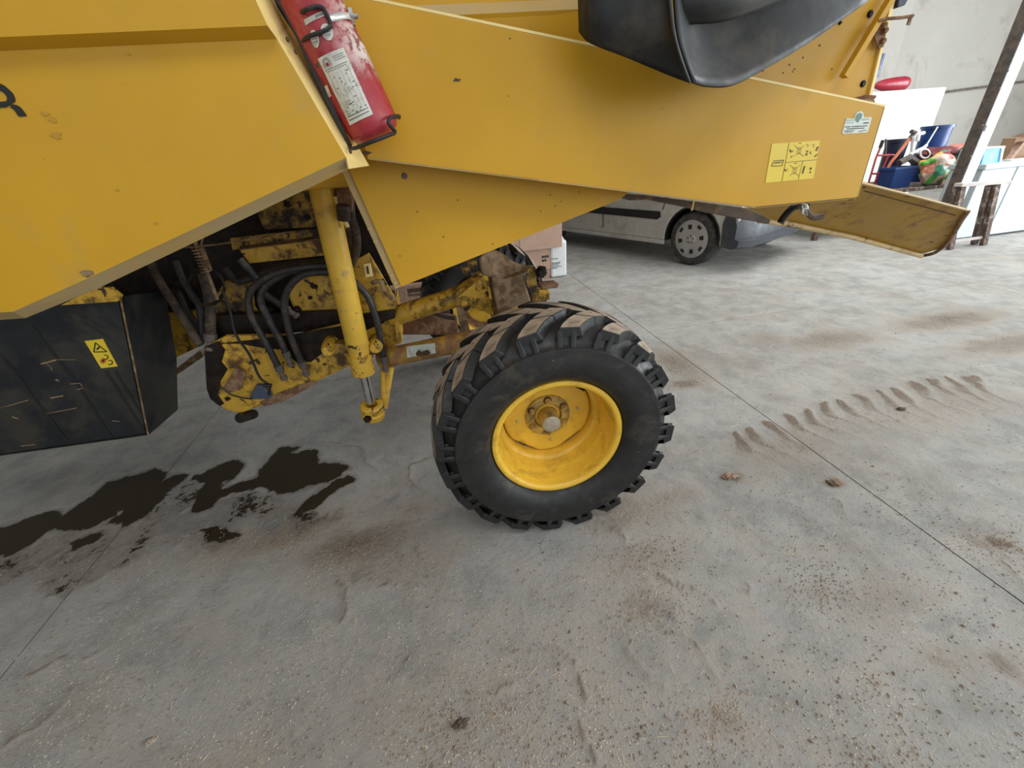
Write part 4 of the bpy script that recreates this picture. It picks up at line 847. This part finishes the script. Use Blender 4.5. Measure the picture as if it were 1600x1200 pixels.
# --- black tank under the front panel
YK = 1.9
ta = [A(-160, 500, YK), A(50, 470, YK), A(188, 463, YK), A(232, 680, YK), A(-160, 735, YK)]
tk = MB().prism(ta, (0, .012, 0)).build('tank_front', M_tank, H, bevel=.006)
s_ = [A(188, 463, YK), A(232, 680, YK)]; bk_ = [A(276, 455, YK + .42), A(278, 640, YK + .42)]
MB().prism([s_[0], s_[1], A(278, 640, YK + .30), A(276, 560, YK + .30), A(258, 455, YK + .30)], (-.01, 0, 0)).build('tank_side', M_tank, tk)
MB().prism([A(-160, 735, YK), s_[1], A(278, 640, YK + .30), A(-160, 690, YK + .30)], (0, 0, .01)).build('tank_bottom', M_tank, tk)
tube('tank_edge', [s_[0] + Vector((0, -.002, 0)), s_[1] + Vector((0, -.002, 0))], .004, M_dust, tk, 6)
MB().prism([A(95, 477, YK - .02), A(150, 449, YK - .02), A(172, 450, YK - .02), A(188, 463, YK - .02), A(184, 471, YK - .02)], (0, .02, 0)).build('yellow_bracket', M_under, H)
zk = lambda x, y: A(x / 4, 420 + y / 4, YK - .0015)
wl = MB().prism([zk(528, 452), zk(642, 438), zk(735, 610), zk(632, 622)], (0, .002, 0)).build('warning_decal', M_stky, tk)
mb = MB()
for a0, b0, w0 in (((597, 462), (587, 520), .004), ((587, 520), (668, 518), .004), ((668, 518), (597, 462), .004), ((606, 505), (622, 488), .006)): ln(mb, a0, b0, w0, .001, zk)
mb.build('warning_triangle', M_black, wl)
mb = MB()
for cx, cy in ((660, 552), (688, 585)):
    for k in range(7):
        a0 = -2.2 + k * .65; b0 = a0 + .65; ln(mb, (cx + 16 * math.cos(a0), cy + 14 * math.sin(a0)), (cx + 16 * math.cos(b0), cy + 14 * math.sin(b0)), .0035, .001, zk)
mb.build('claw_symbol', M_black, wl)
mb = MB()
for k in range(8): a0 = k * PI / 4; ln(mb, (645, 575), (645 + 22 * math.cos(a0), 575 + 18 * math.sin(a0)), .0035, .001, zk)
mb.build('burst_symbol', mat('dark_red_print', (.35, .03, .02), .5), wl)
mb = MB()
for a0, b0 in (((190, 350), (470, 700)), ((470, 700), (700, 1060)), ((0, 530), (430, 1090)), ((660, 640), (900, 1010)), ((720, 640), (930, 980))): ln(mb, a0, b0, .010, .0005, zk)
mb.build('oil_run', M_black, tk)
for a0, b0, w0 in (((255, 595), (350, 570), .006), ((315, 808), (395, 793), .006), ((75, 925), (120, 940), .006), ((350, 568), (470, 568), .002), ((130, 1108), (220, 1098), .003), ((290, 905), (480, 870), .003), ((0, 870), (180, 820), .003), ((700, 950), (750, 955), .004), ((440, 720), (500, 715), .003), ((500, 715), (520, 745), .003), ((480, 755), (520, 745), .003)):
    mb = MB(); ln(mb, a0, b0, w0, .0006, zk); mb.build('scratch', M_dust, tk)

# --- running gear seen under the panels
z1 = cv(160, 240, 2.6095); z5 = cv(540, 340, 4.2105); z4 = cv(160, 360, 4.0)
plate('cavity_wall', [(120, 420), (300, 360), (470, 270), (600, 300), (610, 470), (560, 500), (430, 520), (326, 545), (322, 478), (262, 478), (200, 480)], 2.32, .03, M_grease_shade, H)  # black sheet painting the deep shade of the machine's belly
def part(name, f, pts, Y, th, m, parent=H, bev=.002): return MB().prism([f(x, y, Y) for x, y in pts], (0, th, 0)).build(name, m, parent, bevel=bev)
part('inner_panel', z1, [(610, 200), (860, 120), (880, 300), (660, 310)], 2.2, .02, M_grimy)
part('cross_beam', z1, [(520, 345), (880, 305), (885, 345), (530, 395)], 2.16, .03, M_grimy)
cbm = part('cross_beam', z1, [(560, 395), (900, 348), (910, 415), (600, 448)], 2.1, .06, M_under)
MB().prism([z1(560, 395, 2.1), z1(900, 348, 2.1), z1(900, 335, 2.16), z1(560, 382, 2.16)], (0, 0, .003)).build('beam_top', M_dust, cbm)
part('far_guard', z1, [(262, 636), (390, 636), (392, 788), (300, 832)], 2.55, .02, M_under)
part('far_guard_edge', z1, [(290, 885), (400, 800), (410, 830), (300, 905)], 2.5, .03, M_dust)
part('housing', z1, [(745, 560), (775, 515), (830, 498), (935, 495), (1000, 640), (960, 675), (830, 690), (780, 640)], 2.08, .10, M_under, bev=.015)
part('housing_left', z1, [(500, 520), (590, 540), (600, 640), (640, 700), (520, 700), (460, 690), (450, 600)], 2.12, .08, M_grimy)
part('shadow_bar', z1, [(450, 660), (1000, 640), (1190, 600), (1195, 660), (1000, 720), (800, 730), (450, 770)], 2.05, .05, M_grease_shade, bev=.006)
mainp = part('axle_support_plate', z1, [(415, 790), (500, 745), (800, 740), (960, 700), (1190, 640), (1222, 772), (1000, 870), (870, 930), (700, 1010), (560, 1060), (500, 1045), (440, 1000), (425, 960)], 1.98, .03, M_under, bev=.006)
MB().prism([z1(x, y, 1.975) for x, y in ((415, 790), (470, 765), (500, 800), (485, 850), (510, 880), (480, 930), (470, 985), (495, 1020), (478, 1030), (440, 1000), (425, 960))], (0, .004, 0)).build('plate_edge_grime', M_grease_shade, mainp)
MB().prism([z1(x, y, 1.975) for x, y in ((480, 775), (700, 750), (960, 705), (1150, 655), (1150, 690), (980, 760), (930, 790), (850, 850), (790, 850), (730, 800), (640, 790), (560, 775))], (0, .004, 0)).build('oil_grime', M_grease_shade, mainp)
MB().prism([z1(x, y, 1.974) for x, y in ((640, 1015), (720, 975), (860, 925), (880, 935), (740, 1010), (660, 1030))], (0, .003, 0)).build('worn_paint', M_rust, mainp)
MB().prism([z1(560, 1060, 1.98), z1(870, 930, 1.98), z1(1000, 870, 1.98), z1(1000, 870, 2.2), z1(870, 930, 2.2), z1(560, 1060, 2.2)], (0, 0, .004)).build('plate_bottom_flange', M_under, mainp)
tube('pivot_pin', [z1(562, 1078, 1.955), z1(615, 1062, 2.08)], .026, M_grease_shade, mainp, 14)
lbk = part('bracket_tab', z1, [(490, 960), (545, 870), (585, 900), (560, 965), (520, 975)], 1.955, .02, M_rust)
cn = MB(); cn.prism([z1(595, 1005, 1.95), z1(625, 945, 1.95), z1(655, 950, 1.95), z1(690, 990, 1.95), z1(680, 1000, 1.95)], (0, .03, 0)); cn.build('blue_grey_connector', mat('blue_grey_plastic', (.06, .075, .11), .4), H, bevel=.005)
part('rear_gusset', z1, [(1020, 440), (1085, 405), (1200, 600), (1185, 655), (1050, 670), (1010, 500)], 1.93, .02, M_under)
sl = part('slotted_tab', z1, [(1063, 450), (1092, 446), (1103, 500), (1074, 506)], 1.90, .01, M_edge)
part('slot', z1, [(1075, 460), (1083, 459), (1088, 490), (1080, 491)], 1.897, .004, M_black, sl, 0)
tube('cable_clamp', [z1(1100, 530, 1.9), z1(1130, 520, 1.88), z1(1150, 560, 1.88), z1(1180, 590, 1.89), z1(1195, 600, 1.9)], .010, M_dust, H, 8, 3)
part('rear_web', z1, [(1185, 640), (1195, 600), (1222, 772), (1200, 772)], 1.95, .3, M_under)
part('mud_shelf', z1, [(1050, 660), (1190, 640), (1195, 672), (1060, 712)], 1.9, .06, M_grease_shade, bev=.006)
# hydraulic steering cylinder
cy = empty('x', (0, 0, 0)); bpy.data.objects.remove(cy)
c0, c1_, c2_ = z1(893, 128, 1.80), z1(1038, 770, 1.80), z1(1128, 1085, 1.80)
cax = (c1_ - c0).normalized(); CL = (c1_ - c0).length; cr_ = .049
barrel = MB().lathe(c0, cax, [(0, 0), (cr_ * .85, 0), (cr_, .006), (cr_, CL), (cr_ * .92, CL + .004), (0, CL + .004)], 32).build('steering_cylinder', M_cyl, H, smooth=True)
MB().lathe(c0, cax, [(0, -.006), (cr_ * .78, -.006), (cr_ * .8, .003), (0, .003)], 24).build('top_rim', M_edge, barrel)
MB().lathe(c1_, cax, [(cr_ * .6, -.005), (cr_ * 1.04, -.005), (cr_ * 1.04, .012), (cr_ * .96, .014), (cr_ * .96, .055), (cr_ * 1.15, .058), (cr_ * 1.15, .078), (cr_ * 1.0, .082), (cr_ * 1.08, .125), (cr_ * 1.05, .155), (cr_ * .6, .16), (0, .16)], 28).build('gland', mat('chipped_yellow_paint', (.62, .37, .04), .45, chips=(.04, .02, .01), chip_amt=.55, chip_scale=26, dirt=(.1, .05, .02), dirt_amt=.3), barrel, smooth=True)
MB().lathe(c1_ + cax * .15, cax, [(.022, 0), (.022, .165), (0, .165)], 20).build('piston_rod', M_chrome, barrel, smooth=True)
ce = c1_ + cax * .34
mb = MB(); mb.lathe(ce + Vector((0, 0, -.03)), Vector((.1, -.15, 1)), [(.025, -.03), (.052, -.03), (.056, -.02), (.056, .0), (.048, .005), (.048, .02), (.056, .024), (.056, .045), (.05, .05), (.030, .05), (.025, -.03)], 24)
mb.build('rod_eye', mat('chipped_yellow_paint', None) if 'chipped_yellow_paint' not in MATS else MATS['chipped_yellow_paint'], barrel, smooth=True)
bolt('eye_bolt', ce + Vector((-.02, -.055, -.03)), (0, -1, 0), .014, .02, M_grease_shade, barrel)
for sx, q in ((-1, (925, 790)), (1, (1115, 780))):
    p = z1(*q, 1.84); MB().lathe(p, Vector((0, -1, 0)), [(.0, .045), (.022, .045), (.03, .03), (.034, 0), (.034, -.06), (0, -.06)], 18).build('trunnion_ear', MATS['chipped_yellow_paint'], barrel, smooth=True)
beam(MB(), z1(925, 790, 1.85), z1(1125, 780, 1.85), .05, .05).build('trunnion_yoke', M_grimy, barrel)
tube('feed_pipe', [z1(1000, 300, 1.77), z1(965, 230, 1.765), z1(950, 175, 1.77)], .008, M_edge, barrel, 8)
# steering link rods beside the rod end
for k, (q0, q1_) in enumerate((((1145, 880), (1150, 1030)), ((1175, 870), (1150, 1035)))): tube('link_rod', [z1(*q0, 1.9), z1(*q1_, 1.86)], .017, M_cyl, H, 12)
# hoses
def hose(pts, Y0, Y1, r=.0155, m=M_hose, f=z1, name='hydraulic_hose', fit=True):
    n = len(pts); P = [f(x, y, Y0 + (Y1 - Y0) * i / (n - 1)) for i, (x, y) in enumerate(pts)]
    h = tube(name, P, r, m, H, 12, 5)
    if fit:
        d = (P[-1] - P[-2]).normalized()
        MB().lathe(P[-1] - d * .03, d, [(r * .5, 0), (r * 1.25, 0), (r * 1.25, .03), (r * .8, .035), (r * .8, .06), (r * 1.1, .062), (r * 1.1, .078), (0, .078)], 10).build('crimp_fitting', M_girder, h)
    return h
hose([(950, 455), (800, 465), (700, 490), (620, 540), (595, 600), (610, 670), (660, 760), (690, 815), (725, 885)], 1.92, 1.94)
hose([(960, 468), (800, 475), (740, 490), (665, 540), (645, 600), (680, 680), (730, 770), (755, 830)], 1.93, 1.945)
hose([(960, 482), (830, 490), (765, 540), (742, 610), (760, 720), (790, 800), (820, 870)], 1.91, 1.94)
hose([(560, 430), (620, 500), (650, 560), (700, 600), (760, 640)], 2.05, 2.05, .016)
hose([(960, 440), (820, 450), (700, 470), (560, 520), (500, 470)], 2.02, 2.1, .016, fit=False)
hose([(1000, 500), (1040, 535), (1085, 590), (1118, 680), (1138, 780), (1150, 850)], 1.84, 1.84, .0145)
hose([(985, 180), (990, 260), (1005, 330), (1008, 400), (1010, 440)], 1.80, 1.9, .017, M_hosed, fit=False)
hose([(1010, 190), (1015, 260), (1035, 330), (1035, 400), (1010, 450), (980, 470)], 1.82, 1.9, .017, M_hosed, fit=False)
part('valve_block', z1, [(950, 130), (1000, 115), (1020, 180), (1015, 240), (960, 230)], 1.76, .05, M_rust, bev=.006)
tube('valve_cap', [z1(980, 210, 1.74), z1(985, 270, 1.75)], .024, M_hosed, H, 10)
hose([(200, 450), (240, 530), (290, 610), (340, 690), (400, 780)], 2.2, 2.0, .018, M_hosed, fit=False)
hose([(300, 440), (330, 520), (390, 610), (405, 700), (400, 770)], 2.2, 2.05, .016, M_hose, fit=False)
hose([(400, 470), (425, 540), (438, 620), (440, 700), (440, 760)], 2.05, 2.0, .022, M_hosed)
hose([(250, 560), (300, 560), (340, 640), (400, 740)], 2.25, 2.2, .02, M_grease_shade, fit=False)
# coil spring on a pull rod
s0, s1_ = z1(385, 380, 1.95), z1(425, 480, 1.95); sa = (s1_ - s0).normalized(); su = sa.orthogonal().normalized(); sv = sa.cross(su); SL = (s1_ - s0).length
spg = tube('coil_spring', [s0 + sa * (SL * k / 112) + (su * math.cos(k * 2 * PI / 14) + sv * math.sin(k * 2 * PI / 14)) * .019 for k in range(113)], .0034, M_dust, H, 6)
tube('spring_rod', [z1(375, 355, 1.95), z1(425, 480, 1.95), z1(468, 595, 1.95)], .008, M_dust, H, 8)
beam(MB(), z1(405, 385, 1.93), z1(438, 470, 1.93), .016, .004).build('spring_strap', M_dust, H)
tube('thin_cable', [z1(330, 382, 1.93), z1(470, 370, 1.93), z1(620, 345, 1.93), z1(760, 320, 1.93)], .0035, M_dust, H, 6, 3)
tube('cable_tie', [z1(410, 340, 1.94), z1(400, 380, 1.93), z1(420, 400, 1.93)], .003, M_dust, H, 6)
tube('coiled_wire', [z1(425 + (75 + 6 * math.sin(k * .37)) * math.cos(k * .42), 545 + (72 + 5 * math.cos(k * .31)) * math.sin(k * .42), 1.97 + .002 * (k % 5)) for k in range(48)], .004, M_grease_shade, H, 6, 2)
tube('sensor_wire', [z1(490, 560, 1.94), z1(520, 640, 1.94), z1(545, 740, 1.93), z1(600, 820, 1.94), z1(640, 910, 1.94), z1(680, 945, 1.94), z1(680, 985, 1.94)], .006, M_black, H, 8, 4)
tube('sensor_lead', [z1(485, 950, 1.94), z1(520, 980, 1.94), z1(570, 995, 1.94), z1(610, 1000, 1.94)], .004, M_black, H, 6, 3)
tube('clip', [z1(655, 945, 1.93), z1(690, 945, 1.93)], .010, M_black, H, 8)
for i, (x, y, r) in enumerate(((752, 208, .022), (838, 260, .018), (862, 542, .018), (848, 588, .012), (795, 630, .018), (680, 640, .02), (775, 870, .01), (905, 860, .008), (510, 1000, .014))): splat('grease_patch', x / 2.6095 + 160, y / 2.6095 + 240, 1.97 if y > 700 else (2.19 if y < 300 else 2.075), r, M_grease_shade, H, 200 + i, 1, .9)
# axle tubes towards the near wheel
tube('axle_tube_upper', [z5(300, 655, 2.0), z5(740, 520, 1.92), z5(905, 420, 1.9)], .047, M_under, H, 20)
gp_ = part('knuckle_plate', z5, [(735, 580), (740, 520), (905, 385), (925, 420), (975, 650), (880, 600)], 1.86, .03, M_under)
bolt('bolt_head', z5(780, 565, 1.86), (0, -1, 0), .016, .014, M_under, gp_, 12)
MB().lathe(z5(780, 565, 1.86), (0, -1, 0), [(0, .002), (.036, .002), (.036, .005), (0, .005)], 24).build('washer', M_grimy, gp_)
part('brown_beam', z5, [(345, 700), (600, 640), (735, 655), (745, 775), (360, 772)], 2.15, .05, M_rust, bev=.006)
part('rib', z5, [(728, 590), (775, 590), (820, 740), (760, 775)], 1.84, .02, M_dust)
tube('axle_tube_lower', [z5(230, 930, 1.93), z5(500, 875, 1.87), z5(860, 800, 1.78)], .048, mat('axle_yellow', (.55, .33, .05), .5, dirt=(.30, .15, .07), dirt_amt=.6, dirt_scale=7, chips=(.08, .04, .02), chip_amt=.2), H, 24)
sk_ = MB(); a0 = z5(405, 850, 1.83); b0 = z5(590, 828, 1.795); sk_.prism([z5(400, 848, 1.822), z5(588, 826, 1.785), z5(594, 892, 1.783), z5(405, 922, 1.82)], (0, .002, 0)); sk_.build('torn_label', M_stkw, H)
mb = MB(); mb.prism([z5(x, y, 1.78) for x, y in ((460, 895), (480, 870), (500, 885), (540, 870), (560, 890), (540, 905), (470, 912))], (0, .003, 0)); mb.build('label_tear', M_brown, H)
sd_ = loft([[z5(880, 265, 1.85), z5(885, 320, 1.85), z5(900, 380, 1.84)], [z5(940, 215, 1.9), z5(960, 300, 1.86), z5(960, 390, 1.83)], [z5(1010, 225, 1.92), z5(1050, 330, 1.88), z5(1040, 405, 1.82)], [z5(1120, 300, 1.9), z5(1150, 345, 1.87), z5(1120, 400, 1.82)], [z5(1240, 322, 1.9), z5(1225, 345, 1.86), z5(1165, 372, 1.82)]], 'dusty_saddle', M_dust, H, 4, .006)
part('king_pin_box', z5, [(960, 395), (1040, 405), (1160, 372), (1220, 550), (1000, 640)], 1.80, .14, M_dust, bev=.006)
part('arm_plate', z5, [(1195, 340), (1250, 325), (1268, 552), (1225, 552), (1190, 420)], 1.85, .02, M_grimy)
part('steering_arm', z5, [(1265, 430), (1320, 425), (1375, 418), (1408, 440), (1395, 465), (1290, 475)], 1.95, .03, M_rust, bev=.006)
part('arm_lug', z5, [(1270, 475), (1340, 480), (1345, 540), (1270, 550)], 1.95, .05, M_under)
bolt('arm_nut', z5(1285, 355, 1.82), (0, -1, 0), .022, .03, M_grease_shade, H)
tube('track_rod', [z5(330, 590, 2.3), z5(620, 530, 2.4), z5(760, 470, 2.5)], .012, M_grease_shade, H, 8)
tube('hub_hose', [z5(560, 620, 2.1), z5(640, 650, 2.1), z5(720, 665, 2.1)], .010, M_hose, H, 8, 3)
tube('axle_beam', [Vector((.40, 1.52, .56)), Vector((.40, 3.02, .56))], .055, M_grimy, H, 16)
for q in ((800, 300), (760, 340), (830, 380)): part('debris_lump', z5, [(q[0], q[1]), (q[0] + 60, q[1] - 20), (q[0] + 70, q[1] + 40), (q[0] + 20, q[1] + 60)], 2.3, .05, M_grimy)

# --- wheels
def wheel(C, rz, full=True):
    C = Vector(C); yc = .13
    me = MB().lathe((0, 0, 0), (0, 1, 0), [(.262, .03), (.274, .012), (.283, -.012), (.305, -.034), (.345, -.046), (.385, -.046), (.408, -.043), (.418, -.044), (.424, -.043), (.427, -.036), (.430, -.028), (.440, -.018), (.462, -.004), (.480, .03), (.487, .13), (.480, .23), (.462, .264), (.438, .280), (.41, .30), (.36, .306), (.30, .295), (.262, .25), (.255, .14), (.262, .03)], 96)
    ty = mk('tyre', me.v, me.f, M_rubber, None, smooth=True, loc=(0, 0, 0)); 
    ty.parent = H; ty.location = C - WL['combine_harvester']; ty.rotation_euler = (0, 0, rz); WL[ty.name] = C
    def P(th, y, r): return Vector((r * math.cos(th), y, r * math.sin(th)))
    def strip(mb, path, top=1):
        # path: (theta, y, r_top, r_bottom, half width top [m], half width bottom [m])
        V = []; 
        for th, y, rt, rb, wt, wb in path: V += [P(th + wt / rt, y, rt), P(th - wt / rt, y, rt), P(th - wb / rb, y, rb), P(th + wb / rb, y, rb)]
        n = len(path); F = []; I = []
        for k in range(n - 1):
            a = 4 * k; b = a + 4
            F += [(a, a + 1, b + 1, b), (a + 1, a + 2, b + 2, b + 1), (a + 3, a, b, b + 3)]; I += [top, 0, 0]
        F += [(0, 1, 2, 3), (4 * n - 1, 4 * n - 2, 4 * n - 3, 4 * n - 4)]; I += [0, 0]
        n0 = len(mb.v); mb.v += V; mb.f += [[i + n0 for i in f] for f in F]; mb.i += I
    NL = 20; pitch = 2 * PI / NL
    def lug(mirror):
        mb = MB()
        # the two sidewall ribs and the recessed web between them
        y_ = lambda y: y if not mirror else 2 * yc - y
        for off in (-.027, .027):
            strip(mb, [(off / .45, y_(-.036), .429, .415, .007, .010), (off / .46, y_(-.032), .452, .42, .008, .011), (off / .5, y_(-.026), .492, .45, .010, .013)], 0)
        strip(mb, [(0, y_(-.026), .430, .415, .016, .02), (0, y_(-.016), .470, .43, .022, .028), (0, y_(-.008), .500, .45, .033, .04)], 0)
        sgn = -1
        def at_(s):    # s: 0 shoulder .. 1 centre line
            y = -.026 + (yc + .026) * s; th = sgn * (.02 + .30 * s ** 1.15); rt = .497 + .021 * math.sin(min(1, s * 1.3 + .1) * PI / 2); return th, y_(y), rt
        def seg(s0, s1, n=5):
            pth = []
            for k in range(n + 1):
                s = s0 + (s1 - s0) * k / n; th, y, rt = at_(s); wt = .038 + .006 * s; pth.append((th, y, rt, .468 + .014 * min(1, s * 2), wt, wt + .014))
            strip(mb, pth)
        seg(0, .56); seg(.585, 1.10)
        return mb
    for mi in (0, 1):
        mb = lug(mi); lm_ = bpy.data.meshes.new('tread_lug'); lm_.from_pydata(mb.v, [], mb.f)
        for m in (M_rubber, M_tread): lm_.materials.append(m)
        lm_.polygons.foreach_set('material_index', mb.i)
        bm = bmesh.new(); bm.from_mesh(lm_); bmesh.ops.recalc_face_normals(bm, faces=bm.faces); bmesh.ops.bevel(bm, geom=[e for e in bm.edges if len(e.link_faces) == 2 and e.calc_face_angle(0) > .6], offset=.0025, segments=1, affect='EDGES'); bm.to_mesh(lm_); bm.free()
        for k in range(NL):
            o = bpy.data.objects.new('tread_lug', lm_); COL.objects.link(o); o.parent = ty; o.rotation_euler = (0, (k + .5 * mi) * pitch + .07, 0)
    def sub(name, mb, m, parent, sm=True, loc=(0, 0, 0), bev=0.0):
        o = mk(name, mb.v, mb.f, m, None, smooth=sm, loc=(0, 0, 0), bevel=bev); o.parent = parent
        if parent is H: o.location = C - WL['combine_harvester']; o.rotation_euler = (0, 0, rz)
        return o
    rim = sub('wheel_rim', MB().lathe((0, 0, 0), (0, 1, 0), [(.262, .02), (.274, .008), (.2765, .000), (.274, -.007), (.266, -.010), (.257, -.009), (.250, -.003), (.2465, .006), (.246, .018), (.243, .026), (.238, .045), (.235, .085), (.231, .092), (.229, .098), (.227, .150), (.222, .158), (.210, .162), (.206, .172), (.206, .26), (.235, .28), (.262, .285), (.262, .28), (.24, .27)], 96), M_rim, H)
    dm = MB(); out = []
    for k in range(96):
        a = 2 * PI * k / 96; r = .200
        for ca in (-PI / 2 - .62, -PI / 2 + .62, PI / 2 - .62, PI / 2 + .62):
            c = math.cos(a - ca)
            if c > 0: r = min(r, .186 / c)
        out.append((a, r))
    n = 96; V = [Vector((math.cos(a) * r, .195, math.sin(a) * r)) for a, r in out] + [Vector((math.cos(a) * (r - .012), .190, math.sin(a) * (r - .012))) for a, r in out] + [Vector((math.cos(a) * .045, .188, math.sin(a) * .045)) for a, r in out] + [Vector((math.cos(a) * r, .205, math.sin(a) * r)) for a, r in out]
    F = []
    for k in range(n):
        j = (k + 1) % n; F += [(k, j, n + j, n + k), (n + k, n + j, 2 * n + j, 2 * n + k), (3 * n + k, 3 * n + j, j, k)]
    dm.add(V, F); sub('wheel_disc', dm, M_rim, rim, sm=False)
    sub('back_ring', MB().lathe((0, 0, 0), (0, 1, 0), [(.150, .215), (.207, .212)], 64), M_rust, rim)
    hb = sub('hub_flange', MB().lathe((0, 0, 0), (0, 1, 0), [(.104, .190), (.102, .180), (.098, .177), (.064, .176), (.062, .190), (.060, .20)], 48), M_hub, rim)
    sub('hub_bore', MB().lathe((0, 0, 0), (0, 1, 0), [(.061, .178), (.058, .2), (.044, .215), (.044, .20), (.0, .2)], 40), M_hub, rim)
    sub('hub_barrel', MB().lathe((0, 0, 0), (0, 1, 0), [(.044, .22), (.043, .115), (.040, .109)], 36), M_hub, rim)
    sub('hub_end', MB().lathe((0, 0, 0), (0, 1, 0), [(.0405, .110), (.036, .106), (.010, .104), (0, .103)], 36), M_cap, rim)
    for k in range(6):
        a = PI / 6 + k * PI / 3; c = Vector((math.cos(a) * .083, .178, math.sin(a) * .083))
        sub('nut_recess', MB().lathe(c, (0, -1, 0), [(.019, .0), (.018, .003), (.012, .003)], 20), M_grimy, rim)
        sub('wheel_nut', MB().lathe(c, (0, -1, 0), [(.014, 0), (.014, .014), (.009, .016), (.009, .024), (0, .025)], 6), M_hub, rim, sm=False)
    for k in range(4):
        a = k * PI / 2 + .08; c = Vector((math.cos(a) * .140, .190, math.sin(a) * .140))
        sub('disc_bolt', MB().lathe(c, (0, -1, 0), [(.006, 0), (.006, .007), (.003, .009), (0, .009)], 8), M_steel, rim)
    v0 = Vector((math.cos(.95) * .222, .06, math.sin(.95) * .222)); v1 = Vector((math.cos(1.0) * .205, .115, math.sin(1.0) * .205))
    sub('valve_stem', MB().tube([v0, v1], .006, 8), M_black, rim)
    sub('weld_clip', MB().box((.085, .06, -.228), (.092, .09, -.220)), M_rim, rim, sm=False)
    return ty
WC = (.386, 1.31, .518)
wheel(WC, R(-2.4))
wheel((.36, 3.42, .518), PI + R(-2.4))

# ================================================================== LOOSE DIRT ON THE FLOOR
def rnd_clod(name, px, py, r, label, m=None, seed=0):
    p = G(px, py); return blob(name, m or mat('dried_mud', (.20, .14, .09), .95, var=.3, scale=40, bmp=.6), (p.x, p.y, -.001), (r * 1.2, r * .75, r * .22), label, 'mud clod', .95, seed, 4, 'dried mud clods on the floor')
rnd_clod('mud_clod', 1304, 756, .024, 'brown dried mud clod by the long joint, right of the wheel', seed=1)
rnd_clod('mud_clod', 1140, 746, .024, 'reddish crumbled mud patch between wheel and floor joint', mat('reddish_mud', (.30, .19, .13), .95, var=.3, scale=40, bmp=.6), 2)
rnd_clod('mud_clod', 1408, 640, .018, 'dark mud crumb at the edge of the tyre print', mat('dark_mud', (.10, .075, .05), .95, var=.3), 4)
rnd_clod('mud_clod', 722, 1130, .015, 'dark mud crumb at the bottom centre of the floor', mat('dark_mud', (.10, .075, .05), .95, var=.3), 5)
rnd_clod('mud_clod', 235, 1158, .012, 'small pale soil lump at the lower left floor', mat('pale_mud', (.36, .30, .23), .95, var=.3), 6)
def scatter(name, n, gen, m, label, cat):
    V = []; F = []
    for k in range(n):
        p, s, a, el = gen(k); c, sn = math.cos(a), math.sin(a); b = len(V)
        for x, y, z in ((-1, 0, .0), (0, -1, .0), (1, 0, .0), (0, 1, .0), (.1, -.1, 1.0), (0, 0, -.3)):
            x *= s * el; y *= s; z *= s * .8; V.append((p[0] + x * c - y * sn, p[1] + x * sn + y * c, z + s * .15))
        F += [(b, b + 1, b + 4), (b + 1, b + 2, b + 4), (b + 2, b + 3, b + 4), (b + 3, b, b + 4)]
    me = bpy.data.meshes.new(name); me.from_pydata(V, [], F); me.materials.append(m)
    return tag(link(name, me, (0, 0, 0)), label, cat, kind='stuff')
rr = random.Random(11)
def pos():
    while True:
        x, y = rr.uniform(-100, 1700), rr.uniform(470, 1210) if rr.random() < .5 else rr.uniform(760, 1210)
        p = G(x, y)
        if p.y < 2.75 and p.y > 1.75 and p.x < -.6: continue
        if rr.random() < (.35 + .5 * noise.noise(Vector((p.x * 2.3, p.y * 2.3, 0))) + .2 * noise.noise(Vector((p.x * 8, p.y * 8, 3)))): return p
scatter('soil_crumbs', 6500, lambda k: (pos(), rr.choice((.0014, .0018, .0025, .0035)) * (1 if rr.random() < .96 else 1.8), rr.uniform(0, 6.3), rr.uniform(1, 1.6)), mat('soil_crumb', (.24, .18, .13), .95, var=.35, scale=3), 'scattered brown soil crumbs over the concrete floor', 'soil')
scatter('grain_chaff', 4500, lambda k: (pos(), rr.uniform(.001, .0018), rr.uniform(0, 6.3), rr.uniform(2, 4)), mat('pale_chaff', (.58, .50, .38), .8, var=.2), 'pale grain husks and chaff strewn over the floor', 'chaff')
scatter('straw_bits', 220, lambda k: (pos(), rr.uniform(.0009, .0014), rr.uniform(0, 6.3), rr.uniform(10, 26)), mat('straw', (.55, .45, .30), .7, var=.2), 'thin straw pieces lying on the floor', 'straw')
CC = [gp(440, 850), gp(560, 860), gp(1000, 870), gp(1060, 600), gp(1280, 920), gp(1120, 1120), gp(1010, 960), gp(720, 1130), gp(1560, 850), gp(660, 900), gp(1340, 640)]
scatter('crumbled_mud', 2600, lambda k: ((lambda c: (c[0] + rr.gauss(0, .09), c[1] + rr.gauss(0, .05)))(CC[k % len(CC)]), rr.uniform(.0015, .0035), rr.uniform(0, 6.3), rr.uniform(1, 1.6)), mat('tan_crumbs', (.30, .22, .15), .95, var=.3, scale=3), 'clusters of crumbled brown mud near the wheel', 'mud')
